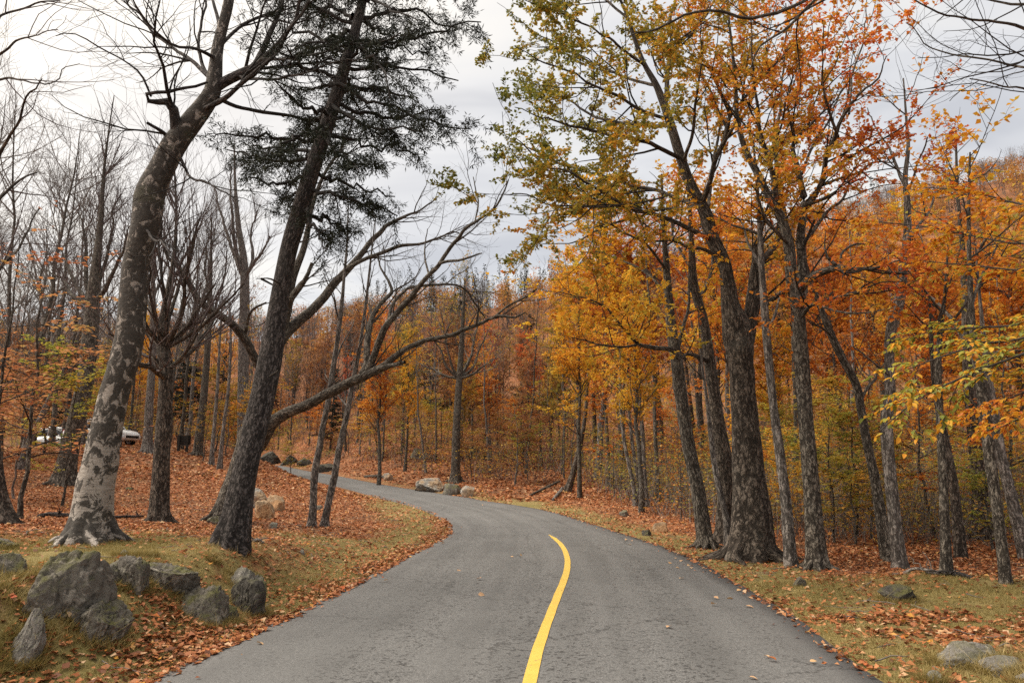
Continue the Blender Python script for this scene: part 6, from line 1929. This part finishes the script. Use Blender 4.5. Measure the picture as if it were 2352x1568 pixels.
def litter():
    g = np.random.default_rng(90)
    xs, ys, sz = [], [], []

    def patch(n, xr, yr, fn, s=(0.055, 0.10), dmin=-0.12):
        x = g.uniform(*xr, n); y = g.uniform(*yr, n)
        d = road_dist(x, y)
        keep = g.random(n) < np.clip(fn(x, y, d), 0, 1)
        keep &= (d > dmin) & (np.abs(x) < 0.76 * y + 1.2)
        xs.append(x[keep]); ys.append(y[keep]); sz.append(g.uniform(*s, keep.sum()))
    ga = grass_amount
    cl = lambda x, y: np.clip((fbm2(x, y, 1.3, 3, 71) - 0.42) * 5, 0, 1)
    # whole floor: dense on litter, loose on grass
    patch(60000, (-14, -1), (5, 16), lambda x, y, d: 0.85 * (1 - ga(x, y, d)) ** 1.3 + 0.12 * cl(x, y), (0.04, 0.085))
    patch(95000, (-30, 0), (13, 34), lambda x, y, d: 0.9 * (1 - ga(x, y, d)) + 0.08, (0.055, 0.11))
    patch(56000, (2, 14), (5, 15), lambda x, y, d: 0.85 * (1 - ga(x, y, d)) ** 1.3 + 0.12 * cl(x, y), (0.04, 0.085))
    patch(9000, (-3.2, 3.6), (4.6, 24), lambda x, y, d: 0.5 * np.exp(-(np.clip(-d, 0, 9) / 0.22) ** 2), (0.02, 0.06), -0.7)
    patch(60000, (1, 26), (13, 32), lambda x, y, d: 0.9 * (1 - ga(x, y, d)) + 0.1, (0.055, 0.11))
    # drift along the asphalt edge
    patch(60000, (-4.6, -1), (4.5, 24), lambda x, y, d: np.exp(-((d - 0.10) / 0.28) ** 2) * (0.25 + 0.75 * cl(x, y)), (0.05, 0.095))
    patch(16000, (-4.6, -2), (4.6, 8.5), lambda x, y, d: np.exp(-((d - 0.35) / 0.6) ** 2) * (0.15 + 0.85 * cl(x + 7, y)), (0.04, 0.085))
    patch(30000, (1, 5), (4.5, 26), lambda x, y, d: np.exp(-((d - 0.15) / 0.3) ** 2) * 0.45 * cl(x, y), (0.05, 0.09))
    patch(70000, (-36, 12), (30, 80), lambda x, y, d: 0.9 * (d > 0.6), (0.13, 0.24))
    patch(9000, (3.2, 6.0), (5.0, 9.0), lambda x, y, d: 0.8 * np.clip(cl(x, y) - 0.55, 0, 1) * 2, (0.05, 0.09))
    x, y, s = np.concatenate(xs), np.concatenate(ys), np.concatenate(sz)
    n = len(x)
    z = terrain(x, y) + g.uniform(0.005, 0.035, n)
    z = np.where(road_dist(x, y) < 0.02, np.maximum(z, base_z(x, y) + 0.04 + g.uniform(0, 0.01, n)), z)
    p = np.c_[x, y, z]
    th = g.uniform(0, 6.28, n)
    d = nrm(np.c_[np.cos(th), np.sin(th), g.normal(size=n) * 0.28])
    up = nrm(np.c_[g.normal(size=n) * 0.38, g.normal(size=n) * 0.38, np.ones(n)])
    sd = nrm(np.cross(up, d)); nn = np.cross(d, sd)
    s = s[:, None]
    f = g.normal(size=(n, 1)) * 0.16
    w = g.uniform(0.24, 0.42, (n, 1))
    a = p - d * s * .5; b = p + d * s * .5
    l = p + sd * s * w + nn * s * f; r = p - sd * s * w + nn * s * f
    V = np.stack([a, l, b, r], 1).reshape(-1, 3)
    t = g.beta(1.4, 1.7, n) * 0.92
    t = np.where(g.random(n) < 0.035, g.uniform(0.9, 1.0, n), t)
    o = link('leaf_litter', mesh('leaf_litter', V, np.arange(4 * n).reshape(n, 4), LITTER, {'tint': np.repeat(t, 4)}), kind='stuff')
    tag(o, 'reddish-brown fallen leaves carpeting the ground on both sides of the road', 'leaves')


litter()


def fallen_twigs():
    g = np.random.default_rng(93)
    n = 900
    x = g.uniform(-12, 12, n); y = g.uniform(5, 26, n)
    d = road_dist(x, y)
    k = (d > 0.15) & (np.abs(x) < 0.75 * y + 1)
    x, y = x[k], y[k]
    n = len(x)
    th = g.uniform(0, 6.28, n); L = g.uniform(0.1, 0.5, n)
    t = np.linspace(-0.5, 0.5, 5)
    px = x[:, None] + np.cos(th)[:, None] * L[:, None] * t + g.normal(size=(n, 5)) * 0.012
    py = y[:, None] + np.sin(th)[:, None] * L[:, None] * t + g.normal(size=(n, 5)) * 0.012
    pz = terrain(px.ravel(), py.ravel()).reshape(n, 5) + g.uniform(0.012, 0.04, (n, 5))
    V, Q, b = tubes(np.stack([px, py, pz], -1), np.broadcast_to(np.array([1, .9, .8, .6, .3]), (n, 5)) * g.uniform(0.003, 0.008, (n, 1)), 4)
    tag(link('fallen_twigs', mesh('fallen_twigs', V, Q, TWIG['pale'], {'bk': b}, True), kind='stuff'), 'small fallen twigs strewn over the verges', 'twigs')


fallen_twigs()


def grass():
    g = np.random.default_rng(91)
    P = []

    def area(n, xr, yr, th):
        x = g.uniform(*xr, n); y = g.uniform(*yr, n)
        d = road_dist(x, y)
        ga = grass_amount(x, y, d)
        k = (d > 0.03) & (np.abs(x) < 0.76 * y + 1) & (g.random(n) < np.clip((ga - th) * 2.2, 0, 1)) & (fbm2(x, y, 3.0, 2, 55) > 0.34)
        P.append(np.c_[x[k], y[k], np.full(k.sum(), max(1.0, yr[0] / 9.0))])
    area(130000, (-9, -1.2), (4.6, 12), 0.18)
    area(50000, (-9, -0.6), (11, 24), 0.22)
    area(90000, (2, 8.5), (4.6, 11), 0.18)
    area(30000, (1, 9), (10, 24), 0.22)
    for o in COL.objects:      # tufts against the near rocks
        if o.get('category') == 'rock' and o.location.y < 9.5:
            w, dp = o.dimensions.x / 2, o.dimensions.y / 2
            m = int(900 + 2600 * w)
            th = g.uniform(0, 6.28, m); rr = g.normal(1.02, 0.13, m)
            P.append(np.c_[o.location.x + np.cos(th) * w * rr, o.location.y + np.sin(th) * dp * rr, np.full(m, 4.0)])
    Q = np.concatenate(P)
    x, y, k = Q.T
    n = len(x)
    z = terrain(x, y) - 0.005
    h = g.uniform(0.018, 0.055, n) * (0.6 + 0.9 * fbm2(x, y, 1.1, 2, 13)) * k ** 0.4
    k = np.where(k > 3.5, 1.0, k)
    h = np.where(g.random(n) < 0.03, h * 2.2, h)
    th = g.uniform(0, 6.28, n)
    w = 0.0035 * k
    sd = np.c_[np.cos(th) * w, np.sin(th) * w, np.zeros(n)]
    ln = np.c_[g.normal(size=n) * 0.7 * h, g.normal(size=n) * 0.7 * h, h]
    b = np.c_[x, y, z]
    V = np.stack([b - sd, b + sd, b + ln], 1).reshape(-1, 3)
    t = np.clip(0.5 * g.random(n) + 0.9 * (fbm2(x, y, 0.8, 3, 66) - 0.28), 0, 1)
    o = link('grass', mesh('grass', V, np.arange(3 * n).reshape(n, 3), GRASS, {'tint': np.repeat(t, 3)}), kind='stuff')
    tag(o, 'short thin dry grass and moss on the verges', 'grass')


grass()


def road_leaves():
    g = np.random.default_rng(92)
    meshes = [mesh('dry_leaf', LV_ * [1, 1.5, c], LQ, LITTER, {'tint': np.full(len(LV_), t)}, True) for t, c in ((0.82, 1.3), (0.86, 1.8), (0.80, 1.1), (0.88, 0.9), (0.45, 1.6))]
    pts = [(882, 1333, 'by the left asphalt edge below the grass tongue'), (1111, 1160, None), (1021, 1243, 'near the tip of the grass tongue'), (1013, 1247, None), (1053, 1309, None), (1096, 1331, None), (1098, 1368, None), (1172, 1280, None), (1198, 1275, None), (612, 1443, 'on the asphalt beside the dark craggy boulder'),
           (1551, 1280, None), (1566, 1285, None), (1540, 1291, None), (1552, 1303, None), (1578, 1298, None), (1588, 1302, None), (1560, 1328, None), (1702, 1352, None), (1718, 1368, None), (1683, 1372, None), (1634, 1388, None), (1650, 1374, None), (1712, 1390, None), (1540, 1440, None),
           (1766, 1510, 'white curled leaf of the pair at lower right'), (1783, 1517, 'russet leaf of the pair on the asphalt at lower right'), (1860, 1518, 'alone near the right asphalt edge at the bottom'), (1720, 1556, 'at the bottom edge of the picture right of the yellow line'), (1893, 1480, 'on the right asphalt edge above the bottom corner'), (590, 1474, None), (1450, 1250, None), (1441, 1238, None)]
    for i, (px, py, txt) in enumerate(pts):
        p = march(px, py, lambda x, y: base_z(x, y) + 0.055)
        mi = 4 if (txt and 'russet' in txt) else int(g.integers(0, 4))
        o = link('fallen_leaf', meshes[mi], None, (p[0], p[1], road_top(p[0], p[1]) + 0.014))
        s = g.uniform(0.055, 0.085) * (1.15 if py < 1400 else 1.0)
        o.scale = (s, s, s)
        o.rotation_euler = (g.normal() * 0.3, g.normal() * 0.25, g.uniform(0, 6.28))
        if txt and ('leaf' in txt.split('of')[0]):
            lb = txt
        elif txt:
            lb = 'dry fallen leaf ' + txt
        else:
            lb = 'small pale dry leaf lying on the grey asphalt'
        tag(o, lb, 'leaf', 'dry leaves scattered on the road')


road_leaves()
